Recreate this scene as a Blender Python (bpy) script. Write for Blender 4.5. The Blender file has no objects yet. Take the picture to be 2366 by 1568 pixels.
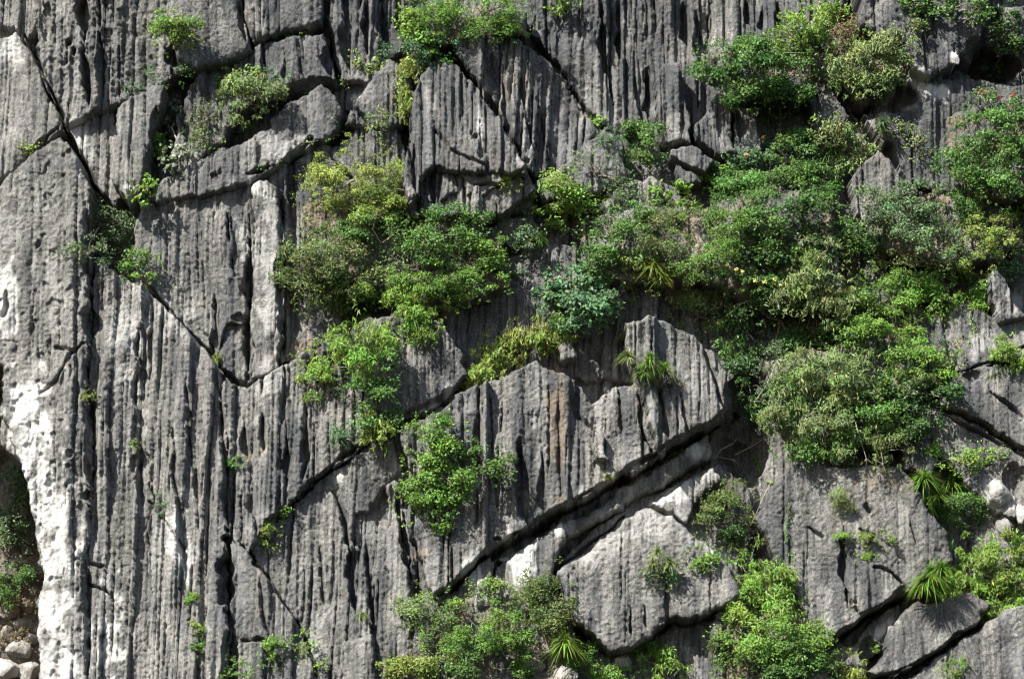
import bpy, math, numpy as np
from mathutils import Vector
R = math.radians
scene = bpy.context.scene
COL = scene.collection

# ------------------------------------------------------------------ camera
ZC, DIST = 21.6, 92.0                 # height of the middle of the view, distance to the cliff
CAM = np.array([0.0, -DIST, 2.0])
_f = np.array([0.0, DIST, ZC - 2.0]); FL = float(np.linalg.norm(_f)); FWD = _f / FL
UP = np.array([0.0, -FWD[2], FWD[1]])
WID = 30.0
cam_d = bpy.data.cameras.new('camera'); cam_d.sensor_width = 36; cam_d.lens = 36 * FL / WID
cam_d.clip_start = 1; cam_d.clip_end = 3000
cam = bpy.data.objects.new('camera', cam_d); COL.objects.link(cam)
cam.location = CAM; cam.rotation_euler = (R(90) + math.atan2(FWD[2], FWD[1]), 0, 0)
scene.camera = cam
# ------------------------------------------------------------------ light
LD = Vector((0.47, 0.60, -0.66)).normalized()          # direction the sunlight travels
SUN_EL = math.asin(-LD.z); SUN_AZ = math.atan2(-LD.x, -LD.y)
sun_d = bpy.data.lights.new('sun', 'SUN'); sun_d.energy = 5.0; sun_d.angle = R(0.5); sun_d.color = (1.0, 0.95, 0.86)
sun = bpy.data.objects.new('sun', sun_d); COL.objects.link(sun)
sun.rotation_euler = LD.to_track_quat('-Z', 'Y').to_euler(); sun.location = (-30, -40, 70)
world = bpy.data.worlds.new('World'); scene.world = world; world.use_nodes = True
wn = world.node_tree.nodes; wl = world.node_tree.links
sky = wn.new('ShaderNodeTexSky'); sky.sky_type = 'NISHITA'; sky.sun_disc = False
sky.sun_elevation = SUN_EL; sky.sun_rotation = SUN_AZ
wl.new(sky.outputs[0], wn['Background'].inputs[0]); wn['Background'].inputs[1].default_value = 0.075
scene.view_settings.view_transform = 'Standard'; scene.view_settings.look = 'None'
scene.cycles.use_denoising = True; scene.cycles.filter_width = 1.2; scene.cycles.max_bounces = 4; scene.cycles.diffuse_bounces = 2; scene.cycles.glossy_bounces = 1; scene.cycles.transmission_bounces = 2
scene.view_settings.exposure = 1.12; scene.view_settings.gamma = 1.0

# ------------------------------------------------------------------ helpers
PX = 2366.0
def W(u, v, y=0.0):
    """reading of the photograph (2366 x 1568 grid) -> point of the place at depth y"""
    nx = (u - PX / 2) / PX * WID / FL; nz = -(v - 784.0) / PX * WID / FL
    d = FWD + np.array([nx, 0, 0]) + UP * nz
    t = (y - CAM[1]) / d[1]
    return CAM + d * t
PXM = WID / PX
rng = np.random.default_rng(7)

def vnoise(x, z, sx, sz, seed):
    """smooth value noise in -1..1 on arrays"""
    r = np.random.default_rng(seed)
    fx = x / sx + 1000.37; fz = z / sz + 1000.71
    ix = np.floor(fx).astype(np.int64); iz = np.floor(fz).astype(np.int64)
    tx = fx - ix; tz = fz - iz
    tx = tx * tx * (3 - 2 * tx); tz = tz * tz * (3 - 2 * tz)
    T = r.random((256, 256)) * 2 - 1
    a = T[iz & 255, ix & 255]; b = T[iz & 255, (ix + 1) & 255]
    c = T[(iz + 1) & 255, ix & 255]; d = T[(iz + 1) & 255, (ix + 1) & 255]
    return (a + (b - a) * tx) * (1 - tz) + (c + (d - c) * tx) * tz
def fbm(x, z, sx, sz, seed, oct=4, gain=0.5):
    s = 0; a = 1.0
    for o in range(oct):
        s = s + a * vnoise(x, z, sx / 2 ** o, sz / 2 ** o, seed + o); a *= gain
    return s
def sstep(a, b, x):
    t = np.clip((x - a) / (b - a), 0, 1); return t * t * (3 - 2 * t)

# ------------------------------------------------------------------ materials
def new_mat(name):
    m = bpy.data.materials.new(name); m.use_nodes = True
    nt = m.node_tree; nt.nodes.clear()
    return m, nt, nt.nodes, nt.links
def noise_node(N, L, vec, scale, detail=4, rough=0.6):
    n = N.new('ShaderNodeTexNoise'); n.inputs['Scale'].default_value = scale
    n.inputs['Detail'].default_value = detail; n.inputs['Roughness'].default_value = rough
    L.new(vec, n.inputs['Vector']); return n
def ramp(N, L, fac, stops):
    r = N.new('ShaderNodeValToRGB'); e = r.color_ramp.elements
    while len(e) < len(stops): e.new(0.5)
    for k, (p, c) in enumerate(stops):
        e[k].position = p; e[k].color = (c[0], c[1], c[2], 1) if hasattr(c, '__len__') else (c, c, c, 1)
    L.new(fac, r.inputs[0]); return r.outputs[0]
def mixc(N, L, fac, a, b, mode='MIX'):
    m = N.new('ShaderNodeMix'); m.data_type = 'RGBA'; m.blend_type = mode
    for s, k in ((fac, 0), (a, 6), (b, 7)):
        if isinstance(s, (int, float)): m.inputs[k].default_value = s
        elif isinstance(s, tuple): m.inputs[k].default_value = (*s, 1)
        else: L.new(s, m.inputs[k])
    return m.outputs[2]
def rock_material(name, tinted=True):
    m, nt, N, L = new_mat(name)
    out = N.new('ShaderNodeOutputMaterial'); b = N.new('ShaderNodeBsdfPrincipled'); L.new(b.outputs[0], out.inputs[0])
    b.inputs['Roughness'].default_value = 0.92; b.inputs['Specular IOR Level'].default_value = 0.15
    tc = N.new('ShaderNodeTexCoord'); ob = tc.outputs['Object']
    big = noise_node(N, L, ob, 0.55, 5, 0.6)
    base = ramp(N, L, big.outputs[0], [(0.3, (0.112, 0.112, 0.112)), (0.52, (0.168, 0.166, 0.161)), (0.72, (0.250, 0.244, 0.230))])
    mp = N.new('ShaderNodeMapping'); mp.inputs['Scale'].default_value = (9, 9, 0.7); L.new(ob, mp.inputs[0])
    st = noise_node(N, L, mp.outputs[0], 1.0, 4, 0.65)
    stf = ramp(N, L, st.outputs[0], [(0.36, 0.55), (0.55, 1.0), (0.72, 1.3)])
    base = mixc(N, L, 1.0, base, stf, 'MULTIPLY')
    fine = noise_node(N, L, ob, 12, 4, 0.85)
    ff = ramp(N, L, fine.outputs[0], [(0.33, (0.40, 0.42, 0.46)), (0.5, (0.98, 0.98, 0.97)), (0.67, (1.70, 1.64, 1.50))])
    base = mixc(N, L, 0.9, base, ff, 'MULTIPLY')
    if tinted:
        at = N.new('ShaderNodeAttribute'); at.attribute_name = 'tint'
        sp = N.new('ShaderNodeSeparateColor'); L.new(at.outputs['Color'], sp.inputs[0])
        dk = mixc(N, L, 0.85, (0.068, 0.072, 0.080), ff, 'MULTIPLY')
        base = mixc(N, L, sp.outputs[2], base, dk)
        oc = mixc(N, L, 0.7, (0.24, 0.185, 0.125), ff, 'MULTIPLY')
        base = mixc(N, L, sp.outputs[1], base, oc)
        wf = ramp(N, L, fine.outputs[0], [(0.30, 0.62), (0.5, 0.95), (0.7, 1.15)])
        wh = mixc(N, L, 0.8, (0.56, 0.555, 0.54), wf, 'MULTIPLY')
        base = mixc(N, L, sp.outputs[0], base, wh)
    L.new(base, b.inputs['Base Color'])
    m2 = N.new('ShaderNodeMapping'); m2.inputs['Scale'].default_value = (1, 1, 0.7); L.new(ob, m2.inputs[0])
    n2 = noise_node(N, L, m2.outputs[0], 13, 3, 0.8)
    bp = N.new('ShaderNodeBump'); bp.inputs['Strength'].default_value = 1.0; bp.inputs['Distance'].default_value = 0.075
    L.new(n2.outputs[0], bp.inputs['Height']); L.new(bp.outputs[0], b.inputs['Normal'])
    return m
def leaf_material():
    m, nt, N, L = new_mat('leaf')
    out = N.new('ShaderNodeOutputMaterial'); b = N.new('ShaderNodeBsdfPrincipled')
    b.inputs['Roughness'].default_value = 0.5; b.inputs['Specular IOR Level'].default_value = 0.35
    at = N.new('ShaderNodeAttribute'); at.attribute_name = 'leaf_colour'
    L.new(at.outputs['Color'], b.inputs['Base Color'])
    tr = N.new('ShaderNodeBsdfTranslucent')
    g = mixc(N, L, 1.0, at.outputs['Color'], (1.1, 1.25, 0.55), 'MULTIPLY'); L.new(g, tr.inputs[0])
    mx = N.new('ShaderNodeMixShader'); mx.inputs[0].default_value = 0.22
    L.new(b.outputs[0], mx.inputs[1]); L.new(tr.outputs[0], mx.inputs[2]); L.new(mx.outputs[0], out.inputs[0])
    return m
def bark_material(name, c1, c2):
    m, nt, N, L = new_mat(name)
    out = N.new('ShaderNodeOutputMaterial'); b = N.new('ShaderNodeBsdfPrincipled'); L.new(b.outputs[0], out.inputs[0])
    b.inputs['Roughness'].default_value = 0.9
    tc = N.new('ShaderNodeTexCoord'); n = noise_node(N, L, tc.outputs['Object'], 9, 4)
    L.new(ramp(N, L, n.outputs[0], [(0.35, c1), (0.65, c2)]), b.inputs['Base Color'])
    return m
M_ROCK = rock_material('weathered_limestone')
M_STONE = rock_material('fallen_limestone')
M_LEAF = leaf_material()
M_BARK = bark_material('grey_bark', (0.13, 0.11, 0.085), (0.30, 0.27, 0.22))
M_DEAD = bark_material('dead_wood', (0.24, 0.20, 0.15), (0.42, 0.37, 0.30))

# ------------------------------------------------------------------ mesh builder
def mesh_np(name, V, F, mat, parent=None, attr=None, attr_name='tint', smooth=False):
    """V (n,3); F (m,4) quads"""
    me = bpy.data.meshes.new(name)
    V = np.ascontiguousarray(V, np.float32); F = np.ascontiguousarray(F, np.int32)
    k = F.shape[1]
    me.vertices.add(len(V)); me.vertices.foreach_set('co', V.ravel())
    me.loops.add(F.size); me.loops.foreach_set('vertex_index', F.ravel())
    me.polygons.add(len(F)); me.polygons.foreach_set('loop_start', np.arange(0, F.size, k, dtype=np.int32))
    if smooth: me.polygons.foreach_set('use_smooth', np.ones(len(F), bool))
    if attr is not None:
        a = me.attributes.new(attr_name, 'FLOAT_COLOR', 'POINT')
        a.data.foreach_set('color', np.ascontiguousarray(attr, np.float32).ravel())
    me.update(calc_edges=True); me.validate()
    me.materials.append(mat)
    o = bpy.data.objects.new(name, me); COL.objects.link(o)
    if parent is not None: o.parent = parent
    return o
def tag(o, label=None, cat=None, group=None, kind=None):
    if label: o['label'] = label
    if cat: o['category'] = cat
    if group: o['group'] = group
    if kind: o['kind'] = kind
    return o
def empty(name, loc):
    o = bpy.data.objects.new(name, None); COL.objects.link(o); o.location = loc; o.empty_display_size = 0.2
    return o

# ================================================================== THE CLIFF
# a relief of overlapping limestone slabs; every slab is a piece of its own
def axis(a, b, c, d, fine, coarse):
    return np.concatenate([np.arange(a, b, coarse), np.arange(b, c, fine), np.arange(c, d, coarse)])
gx_ = axis(-18.5, -15.7, 15.7, 18.5, 0.030, 0.11)
gz_ = axis(ZC - 13.0, ZC - 10.9, ZC + 11.2, ZC + 13.5, 0.030, 0.11)
X, Z = np.meshgrid(gx_, gz_)
XW = X + 0.10 * vnoise(X, Z, 0.9, 0.9, 1) + 0.055 * fbm(X, Z, 0.28, 0.28, 2, 3)
ZW = Z + 0.10 * vnoise(X, Z, 0.8, 0.8, 11) + 0.060 * fbm(X, Z, 0.25, 0.25, 12, 3)
H = np.full(X.shape, -4.2) + 0.5 * fbm(X, Z, 1.5, 1.2, 31, 4)
ID = np.zeros(X.shape, np.int32)
TINT = np.zeros(X.shape + (3,))
LOWN = fbm(X, Z, 1.6, 2.2, 41, 3)                 # broad undulation
MIDN = fbm(X, Z, 0.55, 0.9, 45, 4)
_xf = X + 0.035 * vnoise(X, Z, .6, 1.8, 51) + 0.010 * vnoise(X, Z, .1, .2, 57)
FLN = (1 - 2.2 * np.abs(vnoise(_xf, Z, 0.095, 2.6, 52))) + 0.7 * (1 - 2.0 * np.abs(vnoise(_xf, Z, 0.21, 3.2, 53))) + 0.4 * vnoise(_xf, Z, 0.06, 0.8, 54)     # fine flutes
FLN = FLN * (0.55 + 0.6 * sstep(-.5, .5, vnoise(X, Z, 1.1, 1.6, 55)))
GRIT = vnoise(X, Z, 0.075, 0.068, 61) + 0.6 * vnoise(X, Z, 0.16, 0.12, 62)
PITN = fbm(X, Z, 0.24, 0.30, 71, 2)
LEAN = lambda z: -0.10 * (z - ZC)

def poly_world(p, h):
    q = []
    for u, v in p:
        w = W(u, v, -h); w = W(u, v, -(h + LEAN(w[2]))); q.append((w[0], w[2]))
    return np.array(q)
def poly_sd(P, x, z):
    """inside distance (positive inside)"""
    d2 = np.full(x.shape, 1e9); ins = np.zeros(x.shape, bool)
    n = len(P)
    for i in range(n):
        a = P[i]; b = P[(i + 1) % n]; e = b - a
        wx = x - a[0]; wz = z - a[1]
        t = np.clip((wx * e[0] + wz * e[1]) / max(e @ e, 1e-9), 0, 1)
        d2 = np.minimum(d2, (wx - t * e[0]) ** 2 + (wz - t * e[1]) ** 2)
        c = ((a[1] > z) != (b[1] > z))
        if abs(e[1]) > 1e-9:
            ins ^= c & (x < e[0] * (z - a[1]) / e[1] + a[0])
    d = np.sqrt(d2); return np.where(ins, d, -d)
def win(P, pad):
    i0 = max(np.searchsorted(gx_, P[:, 0].min() - pad) - 1, 0); i1 = min(np.searchsorted(gx_, P[:, 0].max() + pad) + 1, len(gx_))
    j0 = max(np.searchsorted(gz_, P[:, 1].min() - pad) - 1, 0); j1 = min(np.searchsorted(gz_, P[:, 1].max() + pad) + 1, len(gz_))
    return slice(j0, j1), slice(i0, i1)
SLABS = ['far_rock']
def slab(p, h, col=(0.4, 0.10), gro=(1.0, 0.16), g=(0, 0), r=0.22, nz=0.16, grit=0.022, fl=0.030, pit=0.0, tint=None, label=None, lean=0.0, flip=0):
    """one slab of the cliff: outline p, protrusion h (m), columns (spacing, depth), grooves (per metre, depth)"""
    global H, ID
    r = r * 0.55; grit = grit * 0.9; fl = fl * 1.5
    h = h * 1.45 if h > 0 else h; g = (1.35 * g[0], 1.35 * g[1]); nz = nz * 1.3
    sid = len(SLABS); SLABS.append(label)
    rs = np.random.default_rng(100 + sid); lean = lean + rs.normal(0, .025); fl = fl * rs.uniform(.6, 1.35)
    if col: col = (col[0] * 0.8 * rs.uniform(.75, 1.3), col[1])
    P = poly_world(p, h); s = win(P, 0.3)
    x = X[s]; z = Z[s]; xw = XW[s]; zw = ZW[s]
    if x.size == 0: return
    d = poly_sd(P, xw, zw)
    xc, zc = P.mean(0)
    hs = h + g[0] * (x - xc) + g[1] * (z - zc) + LEAN(z) + nz * LOWN[s] + 0.028 * MIDN[s]
    # columns with cusped grooves between them
    if col and col[1] > 0:
        sp, am = col
        xx = x + lean * (z - zc) + 0.07 * vnoise(x, z, 1.6, 2.6, 200 + sid) + 0.020 * vnoise(x, z, 0.3, 0.7, 300 + sid)
        bp = [P[:, 0].min() - 1.0 - rs.random() * sp]
        while bp[-1] < P[:, 0].max() + 1.0: bp.append(bp[-1] + sp * rs.uniform(0.35, 1.75))
        bp = np.array(bp); i = np.clip(np.searchsorted(bp, xx) - 1, 0, len(bp) - 2)
        t = np.clip((xx - bp[i]) / (bp[i + 1] - bp[i]), 0, 1)
        amp = rs.uniform(0.35, 1.35, len(bp)) * am; off = rs.normal(0, 0.75, len(bp)) * am
        zz = vnoise(i * 7.31, z, 1.0, 1.7, 400 + sid)
        prof = np.sqrt(np.clip(1 - (2 * t - 1) ** 2, 0, 1)) ** 0.9
        hs = hs + (amp[i] * np.clip(0.8 + 0.5 * zz, 0.2, 1.3)) * (prof - 0.8) + off[i] * np.clip(0.8 + 0.7 * zz, 0, 1.5)
    # single grooves that start and stop at different heights
    if gro and gro[1] > 0:
        wd = np.ptp(P[:, 0]); z0, z1 = P[:, 1].min(), P[:, 1].max()
        for k in range(int(1.5 * gro[0] * wd * max(1, (z1 - z0) / 3.0)) + 1):
            gxk = rs.uniform(P[:, 0].min(), P[:, 0].max()); ln = rs.uniform(0.8, 3.6) * (1 if z1 - z0 > 2 else 0.6)
            top = rs.uniform(z0 + 0.3, z1 + 0.3); w = rs.uniform(0.018, 0.050); dp = gro[1] * rs.uniform(0.35, 1.4)
            ii = (gx_[s[1]] > gxk - 0.6) & (gx_[s[1]] < gxk + 0.6); jj = (gz_[s[0]] > top - ln) & (gz_[s[0]] < top)
            if ii.sum() < 3 or jj.sum() < 3: continue
            ix = np.ix_(jj, ii); zz = z[ix]; q = (zz - (top - ln)) / ln
            wig = 0.03 * vnoise(zz * 0 + k, zz, 1, 0.9, 500 + sid) + lean * (zz - top) * -1 + 0.015 * vnoise(zz * 0 + k, zz, 1, .17, 501 + sid)
            wk = w * (0.35 + 0.9 * np.sqrt(np.clip(1 - q, 0, 1)))
            dx = (x[ix] - gxk - wig) / (wk * 2.4)
            f = np.where(dx > 0, np.clip(1 - dx, 0, 1), np.clip(1 + dx * 9, 0, 1))
            hs[ix] -= dp * f * sstep(0, 0.25, q) * sstep(0, 0.12, 1 - q)
    hs = hs + fl * np.roll(FLN, (37 * sid, 61 * sid), (0, 1))[s] + grit * GRIT[s]
    if pit > 0:
        hs = hs - pit * sstep(0.42, 0.75, PITN[s]) - 0.4 * pit * np.abs(MIDN[s])
    q = np.clip(1 - d / r, 0, 1)
    hs = hs - r * (1 - np.sqrt(np.clip(1 - q * q, 0, 1))) * 1.1
    m = (d > 0) & (hs > H[s])
    H[s][m] = hs[m]; ID[s][m] = sid
    if tint is not None: TINT[s][m] = tint
    else: TINT[s][m] = 0

NOC = None; SOIL = []
# --- the wall behind everything
slab([(-500,-500),(2900,-500),(2900,2100),(95,2100),(95,1568),(85,1420),(100,1330),(85,1280),(75,1150),(40,1060),(8,1040),(8,900),(-5,840),(-100,790),(-500,760)], 0.0, (0.38,0.12), (0.5,0.2), label='fluted grey wall behind the slabs')
# --- upper left
slab([(-300,60),(20,80),(45,72),(72,130),(108,205),(150,300),(75,345),(40,390),(0,420),(-300,430)], 0.9, (0.5,0.10), r=0.3, label='slab with a pale rounded top corner')
slab([(-300,440),(0,430),(70,355),(140,312),(165,345),(215,440),(203,560),(210,700),(205,900),(208,1100),(196,1300),(212,1800),(92,1800),(82,1420),(97,1330),(82,1270),(70,1150),(37,1060),(7,960),(2,840),(-300,780)], 1.25, (0.55,0.13), (0.9,0.14), r=0.35, pit=0.085, grit=0.03, g=(0.1,0.02), fl=0.012, label='pitted pale pillar at the end of the cliff')
slab([(-300,-300),(110,-300),(105,20),(70,110),(40,70),(-300,50)], 0.35, (0.4,0.2), label='shaded rock in the top corner')
slab([(100,-300),(395,-300),(400,50),(430,140),(380,185),(290,225),(220,255),(150,288),(112,205),(75,125),(105,25)], 1.2, (0.5,0.15), (0.9,0.22), r=0.25, pit=0.07, grit=0.035, g=(-0.12,0.06), fl=0.014, label='tall pitted slab overhanging a pale patch')
slab([(388,-300),(566,-300),(556,30),(567,80),(570,102),(520,130),(460,152),(435,148),(408,118),(390,60)], 1.38, (0.9,0.05), (0.4,0.05), r=0.4, g=(-0.15,0.05), fl=0.008, label='smooth slab with a rounded lower corner')
slab([(572,-300),(750,-300),(745,40),(718,60),(660,70),(600,95),(577,100),(563,50)], 1.15, (0.6,0.08), (0.6,0.12), r=0.45, g=(-0.15,0.1), fl=0.009, label='bulging slab between two cracks')
slab([(430,195),(460,158),(540,122),(600,105),(690,85),(752,75),(768,140),(772,185),(740,195),(680,205),(645,218),(560,260),(500,330),(440,398),(395,395),(420,260)], 0.85, (0.45,0.10), r=0.22, label='long slab under the top overhang')
slab([(655,248),(690,225),(735,198),(772,225),(787,260),(770,320),(700,345),(640,370),(560,400),(490,405),(560,330),(620,300)], 0.95, (0.4,0.08), r=0.25)
slab([(275,250),(300,215),(350,196),(382,205),(375,260),(352,290),(347,360),(330,430),(290,460),(262,420)], 1.3, (0.4,0.10), r=0.2, g=(0.12,0), label='slab edge throwing a dark shadow to its right')
slab([(158,292),(215,268),(262,245),(278,300),(290,420),(265,485),(232,445),(190,360)], 0.75, (0.4,0.08), r=0.15)
slab([(345,455),(385,405),(440,385),(520,335),(640,330),(720,300),(742,330),(690,345),(620,395),(570,425),(510,440),(380,470)], 0.95, (0.4,0.06), (0.5,0.08), r=0.2)
slab([(330,470),(370,430),(500,440),(570,430),(620,400),(720,330),(780,340),(790,760),(680,820),(570,887),(480,820),(400,730),(345,665),(310,600)], 0.62, (0.36,0.11), (1.1,0.2), r=0.15, grit=0.03, g=(-0.06,0.03), label='big fluted wall above the diagonal crack')
slab([(586,425),(615,417),(640,430),(650,600),(652,760),(642,860),(605,872),(578,880),(583,700)], 0.95, (0.6,0.10), (0.6,0.08), r=0.18, label='long straight rock column')
slab([(520,640),(566,625),(572,690),(565,745),(528,752)], 0.80, (0.3,0.04), NOC, r=0.12)
slab([(470,500),(530,490),(545,700),(500,820),(470,760)], 0.72, (0.3,0.10), (1,.12), r=0.15)
# --- lower left, fluted
slab([(213,600),(262,625),(300,640),(345,672),(352,900),(345,1150),(352,1400),(345,1800),(208,1800),(196,1300),(210,1000)], 1.0, (0.36,0.14), (1.2,0.2), r=0.2, grit=0.03, pit=0.04, label='pale fluted strip beside the pitted pillar')
slab([(342,672),(410,735),(480,815),(500,848),(512,960),(526,1100),(530,1400),(520,1800),(340,1800),(348,1400),(345,1100)], 1.18, (0.36,0.15), (1.3,0.22), r=0.16, grit=0.03, g=(0.1,-0.03), label='fluted slab with a steep diagonal top edge')
slab([(505,880),(570,895),(640,860),(700,810),(775,778),(805,870),(842,980),(835,1028),(770,1072),(720,1112),(660,1172),(612,1222),(580,1275),(540,1285),(515,1290),(512,960)], 1.05, (0.36,0.14), (1.5,0.24), r=0.15, grit=0.03, label='fluted slab overhanging a long diagonal crack')
slab([(535,1200),(552,1248),(620,1335),(690,1440),(745,1580),(780,1800),(525,1800),(530,1400)], 1.12, (0.45,0.12), (0.9,0.16), r=0.14, label='wedge slab with a straight diagonal edge')
slab([(545,1480),(610,1475),(605,1560),(550,1800),(530,1800)], 1.22, (0.45,0.06), NOC, r=0.12)
slab([(560,1250),(640,1195),(765,1085),(835,1035),(940,985),(938,1200),(955,1330),(975,1800),(780,1800),(740,1560),(690,1440)], 0.78, (0.38,0.12), (1.2,0.24), r=0.14, grit=0.03, g=(-0.05,0), label='triangular fluted slab under the overhang')
slab([(770,1080),(830,1042),(915,1010),(922,1080),(885,1120),(850,1190),(805,1195),(780,1130)], 0.92, (0.5,0.04), NOC, r=0.25, fl=0.006, label='smooth pale block')
slab([(890,1112),(905,1098),(920,1115),(940,1300),(955,1480),(945,1600),(900,1600),(893,1300)], 0.98, (0.5,0.06), (1,.06), r=0.2, label='rounded rock finger')
slab([(800,1480),(860,1470),(880,1800),(790,1800)], 0.9, (0.5,0.06), NOC, r=0.25)
# --- middle
slab([(940,1010),(1000,1320),(1060,1380),(1060,1500),(960,1500),(935,1250)], 0.7, (0.4,0.09), r=.15)
slab([(1000,740),(1100,640),(1230,560),(1330,560),(1480,640),(1560,720),(1490,890),(1280,865),(1060,890)], 0.30, (0.34,0.12), (1.2,0.18), label='fluted wall between the middle shrubs')
slab([(770,785),(850,740),(930,715),(1010,745),(1065,800),(1078,868),(1000,928),(930,965),(850,1000),(830,950),(800,860)], 1.15, (0.36,0.10), (1.2,0.14), r=0.18, g=(-0.1,0.06), label='fluted block over the gap with white stones')
slab([(930,990),(1050,918),(1140,885),(1230,838),(1280,852),(1330,872),(1370,925),(1400,905),(1470,880),(1500,905),(1548,1020),(1500,1060),(1420,1100),(1290,1178),(1200,1222),(1140,1260),(1085,1308),(1045,1358),(1010,1375),(975,1330),(945,1200)], 1.25, (0.36,0.14), (1.3,0.26), r=0.2, grit=0.03, g=(-0.06,0.03), label='broad fluted central slab above the longest overhang')
slab([(1440,752),(1500,730),(1560,745),(1610,770),(1652,810),(1697,870),(1712,930),(1640,982),(1560,1018),(1530,1040),(1500,980),(1475,880),(1450,830)], 1.35, (0.36,0.15), (1.5,0.24), r=0.22, lean=-0.03, g=(-0.25,0), label='curved fluted shoulder of rock')
slab([(1375,1010),(1390,1000),(1402,1012),(1405,1060),(1380,1060)], 1.42, (0.6,0.0), NOC, r=0.14)
slab([(1300,800),(1330,792),(1338,830),(1305,838)], 0.85, (0.5,0.0), NOC, r=0.15)
slab([(1150,1292),(1290,1217),(1420,1142),(1540,1062),(1640,1007),(1652,1050),(1560,1100),(1450,1165),(1300,1242),(1200,1302)], 0.62, (0.8,0.06), NOC, r=0.25, nz=.15, label='pale ledge under the central slab')
slab([(1280,1300),(1400,1200),(1480,1150),(1600,1100),(1700,1050),(1760,1200),(1700,1330),(1500,1400),(1300,1400)], 0.25, (0.8,0.06), NOC, r=0.2)
slab([(1060,1372),(1082,1322),(1128,1277),(1143,1300),(1142,1400),(1060,1430)], 0.9, (0.5,0.06), NOC, r=0.3, nz=.15, label='rough white block at the foot of the overhang')
slab([(1148,1312),(1200,1267),(1240,1238),(1298,1207),(1306,1240),(1282,1300),(1250,1420),(1150,1440)], 0.86, (0.4,0.09), NOC, r=0.3, nz=.15, label='white block with a pale pointed end')
slab([(1288,1318),(1340,1287),(1400,1237),(1440,1197),(1500,1170),(1560,1182),(1600,1220),(1650,1265),(1690,1320),(1722,1380),(1690,1400),(1540,1440),(1480,1490),(1420,1505),(1380,1480),(1330,1440),(1300,1380)], 1.25, (0.6,0.06), (0.6,0.12), r=0.35, grit=0.03, g=(-0.05,-0.05), fl=0.009, label='domed slab with a white upper rim')
slab([(1502,1160),(1560,1127),(1650,1082),(1668,1110),(1612,1160),(1595,1212),(1560,1178)], 0.75, (0.5,0.05), NOC, r=0.25, nz=.15, label='bluish white rock above the dome')
slab([(1300,1500),(1380,1505),(1480,1495),(1550,1450),(1690,1405),(1760,1420),(1900,1480),(1960,1800),(1250,1800)], 0.45, (0.5,0.12), (0.6,.15), g=(0,-0.1))
# --- right lower
slab([(1745,1200),(1800,1100),(1850,1060),(1950,1080),(2080,1075),(2140,1165),(2190,1230),(2200,1290),(2100,1368),(2000,1423),(1925,1476),(1880,1450),(1840,1350),(1780,1270)], 1.05, (0.7,0.06), (0.7,0.10), r=0.22, grit=0.03, g=(0,0.04), fl=0.007, label='broad rough slab over the lower right cleft')
slab([(1965,1290),(2040,1300),(2085,1345),(2060,1390),(1985,1420),(1960,1360)], 1.12, (0.7,0.03), NOC, r=0.15)
slab([(1960,1492),(2020,1432),(2078,1397),(2085,1420),(2040,1490),(2000,1522),(1990,1700),(1930,1700),(1925,1500)], 0.5, (0.5,0.05), NOC, r=0.25, nz=.15)
slab([(2050,1472),(2085,1422),(2120,1390),(2250,1370),(2300,1400),(2230,1455),(2150,1510),(2060,1556),(2002,1558),(2035,1510)], 0.98, (0.7,0.05), NOC, r=0.25, fl=0.006, label='smooth slab beside a dark cleft')
slab([(2080,1572),(2160,1517),(2240,1462),(2330,1400),(2600,1340),(2600,1800),(2050,1800),(1985,1640),(2003,1570)], 0.85, (0.8,0.05), (0.4,0.05), r=0.25, fl=0.006, label='lowest smooth slab at the corner')
slab([(2285,645),(2300,613),(2330,640),(2350,700),(2375,730),(2305,745),(2292,700)], 1.0, (0.3,0.08), r=0.2, label='narrow pale rock fin')
slab([(2190,722),(2240,690),(2290,735),(2360,715),(2600,700),(2600,832),(2350,832),(2250,790),(2200,792)], 0.7, (0.6,0.05), NOC, r=0.25)
slab([(2205,805),(2260,770),(2330,792),(2335,830),(2250,860),(2200,872)], 0.85, (0.6,0.04), NOC, r=0.2, label='pale blocky ledge')
slab([(2180,885),(2240,852),(2330,850),(2600,900),(2600,1120),(2366,1030),(2260,960),(2170,930)], 0.9, (0.6,0.05), (0.5,0.1), r=0.18, fl=0.008, label='slab cut by slanting cracks')
slab([(2100,930),(2170,940),(2260,975),(2350,1035),(2600,1140),(2600,1260),(2300,1180),(2180,1060),(2100,1010)], 0.7, (0.6,0.05), NOC, r=0.2)
slab([(2080,1000),(2130,970),(2170,1060),(2150,1100),(2090,1085)], 0.95, (0.6,0.05), NOC, r=0.3)
slab([(2230,1110),(2290,1100),(2366,1150),(2600,1150),(2600,1350),(2250,1300)], 0.3, (0.6,0.1), NOC, r=0.3)
# --- upper middle
slab([(755,-300),(965,-300),(955,60),(935,100),(900,130),(862,188),(790,190),(768,130)], 0.40, (0.30,0.20), (1.0,0.3), r=0.2, g=(-0.15,0.08), label='deeply fluted columns at the top')
slab([(800,262),(830,212),(862,165),(900,140),(955,150),(948,270),(900,300),(830,300),(790,290)], 0.85, (0.4,0.08), r=0.35)
slab([(790,322),(850,280),(920,300),(935,360),(935,460),(870,460),(760,350)], 0.7, (0.4,0.10), r=0.25)
slab([(940,290),(950,240),(975,172),(1015,112),(1050,130),(1085,175),(1120,222),(1150,272),(1180,325),(1218,378),(1210,402),(1100,400),(985,392),(945,480),(928,440)], 1.5, (0.32,0.14), (1.5,0.24), r=0.2, g=(-0.06,-0.06), label='peaked fluted slab below the top shrubs')
slab([(1050,132),(1070,85),(1130,80),(1200,95),(1260,135),(1310,185),(1340,240),(1387,295),(1360,330),(1300,390),(1230,402),(1180,330),(1120,222)], 0.8, (0.32,0.20), (1.5,0.3), r=0.2, lean=-0.06, g=(-0.24,0.05), label='arched slab with deep vertical flutes')
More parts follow.
